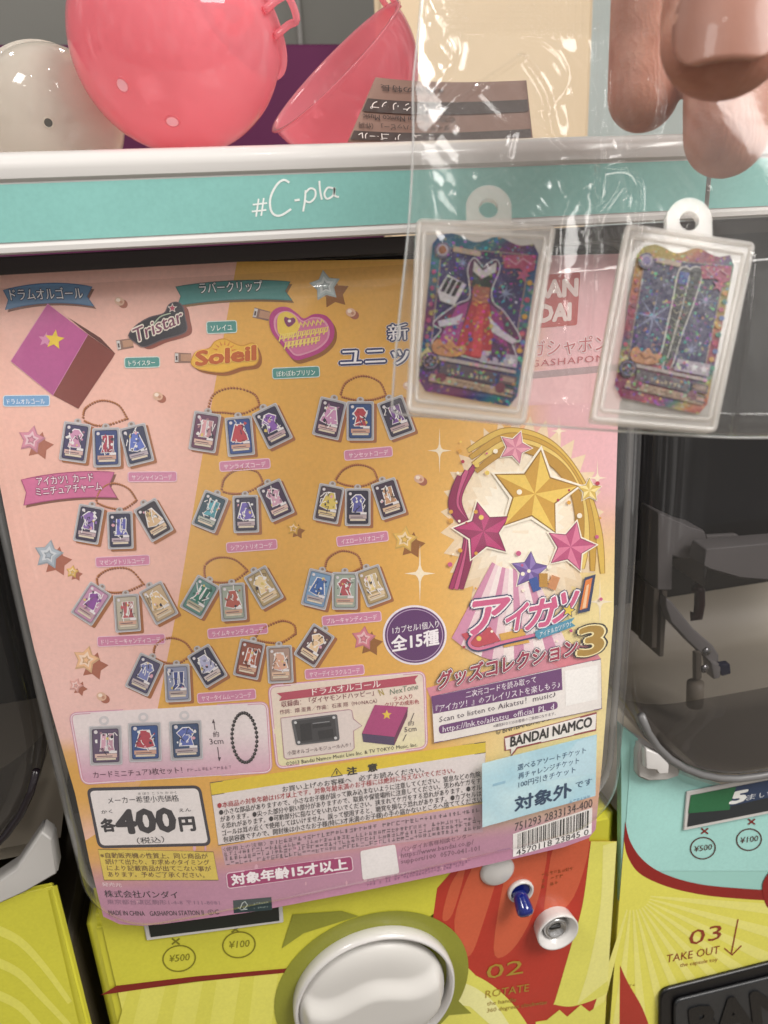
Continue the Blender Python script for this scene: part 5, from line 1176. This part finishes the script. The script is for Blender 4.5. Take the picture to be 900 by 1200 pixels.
CREASE = [ # polyline, height (mm), width px
 (spline([(503,164),(530,130),(560,102),(612,66)],4), 1.5, 5), (spline([(612,66),(640,110),(650,160),(690,190)],4), 1.1, 7), (spline([(560,102),(600,140),(640,150)],4), .7, 9),
 (spline([(700,196),(670,190),(640,205),(600,240)],4), 1.0, 5), (spline([(700,196),(735,186),(765,165),(775,140)],4), 1.1, 5), (spline([(700,200),(735,198),(750,215),(750,250),(742,310),(752,312)],5), 1.2, 3.5),
 (spline([(752,312),(780,290),(806,255),(830,222)],4), .9, 3.5), (spline([(764,92),(776,105),(772,140),(755,165),(740,170)],4), 1.3, 4.5), (spline([(700,30),(698,100),(700,196),(696,300),(690,430),(688,503)],4), 1.4, 3.5),
 (spline([(712,40),(716,90),(712,150),(706,190)],4), .9, 5), (spline([(700,206),(660,250),(655,330),(640,420)],4), .5, 7), (spline([(880,300),(872,400),(858,512)],4), .9, 3.5), (spline([(725,220),(700,260),(690,330)],4), .7, 5),
 (spline([(520,20),(540,50),(535,80),(515,110)],4), .7, 8), (spline([(620,40),(655,60),(668,95),(640,130)],4), .6, 9), (spline([(600,160),(590,190),(560,205)],4), .6, 8), (spline([(487,180),(500,200),(510,260)],4), .6, 5), (spline([(640,500),(660,470),(700,492)],3), .5, 4)]
def bag_sheet(sgn):
    nx, ny = 330, 380
    y = -60+np.arange(ny+1)[:,None]/ny*575+np.zeros((1,nx+1)); u = np.arange(nx+1)[None,:]/nx
    lx, ly = [q[0] for q in LE], [q[1] for q in LE]; bx, by = [q[0] for q in BE], [q[1] for q in BE]
    x = np.interp(np.minimum(y,482), ly, lx); x = x+(960-x)*u
    yb = np.interp(x, bx, by); y = -60+(yb+60)*(np.arange(ny+1)[:,None]/ny)
    xl = np.interp(np.minimum(y,482), ly, lx); x = xl+(960-xl)*u
    h = np.zeros(x.shape)
    for pts, a, w in CREASE:
        w = w*.62; d = dseg(x, y, pts); h += a*np.exp(-(d/w)**2)
    seal = nss(46,36,y)*nss(515,540,x); h += (.6*np.sin(y*.9)+.4*np.sin(x*.75))*seal
    h += .16*np.sin(x*.021+y*.017)+.10*np.sin(x*.043-y*.031+1.7)+(.05*np.sin(x*.11+y*.09)+.03*np.sin(x*.23-y*.19))*nss(850,800,x)
    h *= .0013*(1 if sgn > 0 else -.8)
    puff = np.clip((x-xl)/55,0,1)*np.clip((yb-y)/28,0,1)*nss(-120,420,y); g = np.exp(-((x-700)/26)**2)*.55
    puff = puff**.6*(1-g)
    d = 0.1412-sgn*(0.0052*puff+.0003)-h*.55*np.minimum(1,np.maximum(0,x-xl)/6+.1)*np.minimum(1,np.maximum(0,yb-y)/5+.1)-0.0012*nss(300,-40,y)
    vs = [P3(X_,Y_,D_) for X_,Y_,D_ in zip(x.ravel().tolist(), y.ravel().tolist(), d.ravel().tolist())]
    fs = [(j*(nx+1)+i, j*(nx+1)+i+1, j*(nx+1)+i+nx+2, j*(nx+1)+i+nx+1) for j in range(ny) for i in range(nx)]
    return vs, fs
for sgn, nm in ((1,'front_film'),(-1,'back_film')):
    vs, fs = bag_sheet(sgn); me = bpy.data.meshes.new(nm); me.from_pydata([tuple(v) for v in vs], [], fs); me.update(); link(nm, me, BAG, bag, True)
edge_pts = spline([(x,y) for x,y in LE],6)+spline(BE,6)[1:]
tube('sealed_edge', [P3(x,y,0.1412-0.0012*sst(300,-40,y)) for x,y in edge_pts], 0.00022, RIM, bag, 6)

# ================================================================== the hand
SKIN, n_, l_, b_ = new_mat('skin')
b_.inputs['Subsurface Weight'].default_value = 0.35; b_.inputs['Subsurface Radius'].default_value = (0.0045,0.0018,0.0009); b_.inputs['Subsurface Scale'].default_value = 1.0
b_.inputs['Roughness'].default_value = 0.55
tc = n_.new('ShaderNodeTexCoord'); t1 = n_.new('ShaderNodeTexNoise'); t1.inputs['Scale'].default_value = 130; t1.inputs['Detail'].default_value = 5
rp = n_.new('ShaderNodeValToRGB'); rp.color_ramp.elements[0].position = .32; rp.color_ramp.elements[1].position = .7; rp.color_ramp.elements[0].color = (*lin('#a66c58'),1); rp.color_ramp.elements[1].color = (*lin('#c18c78'),1)
l_.new(tc.outputs['Object'], t1.inputs[0]); l_.new(t1.outputs[0], rp.inputs[0]); l_.new(rp.outputs[0], b_.inputs['Base Color'])
vz = n_.new('ShaderNodeTexVoronoi'); vz.inputs['Scale'].default_value = 1700; wv = n_.new('ShaderNodeTexWave'); wv.inputs['Scale'].default_value = 260; wv.inputs['Distortion'].default_value = 9; wv.inputs['Detail'].default_value = 2
ad = n_.new('ShaderNodeMath'); ad.operation = 'ADD'; bp = n_.new('ShaderNodeBump'); bp.inputs['Strength'].default_value = .28; bp.inputs['Distance'].default_value = .00015
l_.new(tc.outputs['Object'], vz.inputs[0]); l_.new(tc.outputs['Object'], wv.inputs[0]); l_.new(vz.outputs[0], ad.inputs[0]); l_.new(wv.outputs[1], ad.inputs[1]); l_.new(ad.outputs[0], bp.inputs['Height']); l_.new(bp.outputs[0], b_.inputs['Normal'])
def finger_geo(pts, rads, flat=1.0, seg=28, n=12):
    """pts: (px, py, depth); tapering round tube with a rounded end"""
    P = [P3(*q) for q in pts]; path = spline([tuple(q) for q in P], n); rr = [q[0] for q in spline([(r,0) for r in rads], n)]
    path = [Vector(q) for q in path]; t = (path[-1]-path[-2]).normalized(); r0 = rr[-1]; tip = path[-1]
    for k in range(1,9):
        a = math.pi/2*k/8.3; path.append(tip+t*r0*1.05*math.sin(a)); rr.append(r0*math.cos(a))
    vs = []; fs = []; side = None
    for i, q in enumerate(path):
        tt = (path[min(i+1,len(path)-1)]-path[max(i-1,0)]).normalized(); view = (q-CAM).normalized(); side = tt.cross(view).normalized(); nn = side.cross(tt).normalized()
        for k in range(seg):
            a = 2*math.pi*k/seg; vs.append(q+(side*math.cos(a)+nn*math.sin(a)*flat)*rr[i])
    for i in range(len(path)-1):
        for k in range(seg): fs.append((i*seg+k,i*seg+(k+1)%seg,(i+1)*seg+(k+1)%seg,(i+1)*seg+k))
    fs.append(tuple(range(seg))); fs.append(tuple((len(path)-1)*seg+k for k in range(seg)))
    return vs, fs
FG = [
 finger_geo([(905,-420,.150),(885,-220,.132),(868,-70,.1245),(856,10,.1222),(850,42,.1203)], [.0115,.0112,.0107,.0106,.0098], .86),       # thumb
 finger_geo([(800,-470,.188),(778,-300,.182),(768,-140,.180),(762,0,.178),(757,85,.1775),(754,110,.1775)], [.0105,.0096,.0091,.0089,.0085,.0081], .92),   # forefinger
 finger_geo([(905,-470,.192),(880,-280,.182),(866,-120,.176),(857,20,.171),(853,110,.169),(851,157,.168)], [.0108,.0101,.0096,.0094,.0093,.0089], .92), # middle
 finger_geo([(1010,-460,.196),(1000,-250,.186),(985,-90,.176),(972,40,.170),(964,110,.168)], [.0105,.0092,.0084,.0080,.0072], .92),
 finger_geo([(1110,-430,.200),(1105,-250,.192),(1085,-110,.186),(1066,-10,.180),(1056,50,.178)], [.0095,.0082,.0074,.0068,.0062], .92),
 finger_geo([(800,-460,.186),(900,-520,.196),(1010,-500,.200),(1090,-450,.202)], [.012,.015,.014,.011], .9),
 finger_geo([(960,-380,.180),(960,-560,.196),(970,-720,.205),(980,-800,.21)], [.014,.019,.021,.019], .8),
 finger_geo([(985,-660,.203),(1000,-850,.215),(1040,-1150,.235)], [.022,.021,.023], .8),
 finger_geo([(905,-400,.152),(925,-520,.172),(950,-640,.190)], [.012,.0145,.016], .9),
]
vs = []; fs = []
for v_, f_ in FG: b0_ = len(vs); vs += v_; fs += [tuple(b0_+i for i in f) for f in f_]
person = empty('person', P3(960,-700,.2), label='hand of a person pinching the clear bag between thumb and fingers', cat='person')
hand_o = mesh_from('hand', vs, fs, SKIN, person, True)
rm = hand_o.modifiers.new('one_surface','REMESH'); rm.mode = 'VOXEL'; rm.voxel_size = .00065; rm.use_smooth_shade = True
sm = hand_o.modifiers.new('soft','SMOOTH'); sm.factor = .5; sm.iterations = 9
# nails
NAILM = plastic('nail','#a06e5d',0.5,0.06,90,0.08,coat=0.1,sss=0.2); 
def nail(name, c, tdir, width, length, depthr, label=None):
    """curved plate: c centre of the base on the finger's face, tdir along the finger to the tip"""
    tdir = Vector(tdir).normalized(); view = (CAM-c).normalized(); view = (view-view.dot(tdir)*tdir).normalized(); s_ = tdir.cross(view).normalized()
    nu, nv = 16, 14; vs = []; fs = []
    for j in range(nv+1):
        t = j/nv; w = width*(0.86+0.14*math.sin(math.pi*min(1,t*1.2)))*math.sqrt(max(0.02,1-max(0,(t-.72)/.32)**2))*math.sqrt(max(.05,1-max(0,(.22-t)/.26)**2))
        for i in range(nu+1):
            a = (i/nu-.5)*2; ang = a*1.0*w/width
            vs.append(c+tdir*length*t+s_*math.sin(ang)*depthr+view*(depthr*(math.cos(ang)-1)*.8-.0022*max(0,t-.35)**2*.8+.0002))
    for j in range(nv):
        for i in range(nu): a = j*(nu+1)+i; fs.append((a,a+1,a+nu+2,a+nu+1))
    o = mesh_from(name, vs, fs, NAILM, person, True, label); so = o.modifiers.new('thickness','SOLIDIFY'); so.thickness = .0004; so.offset = 0; return o
td = P3(850,62,.1114)-P3(860,-36,.1129)
nail('thumbnail', P3(860,-36,.1129), td, 1.0, .0142, .0092)
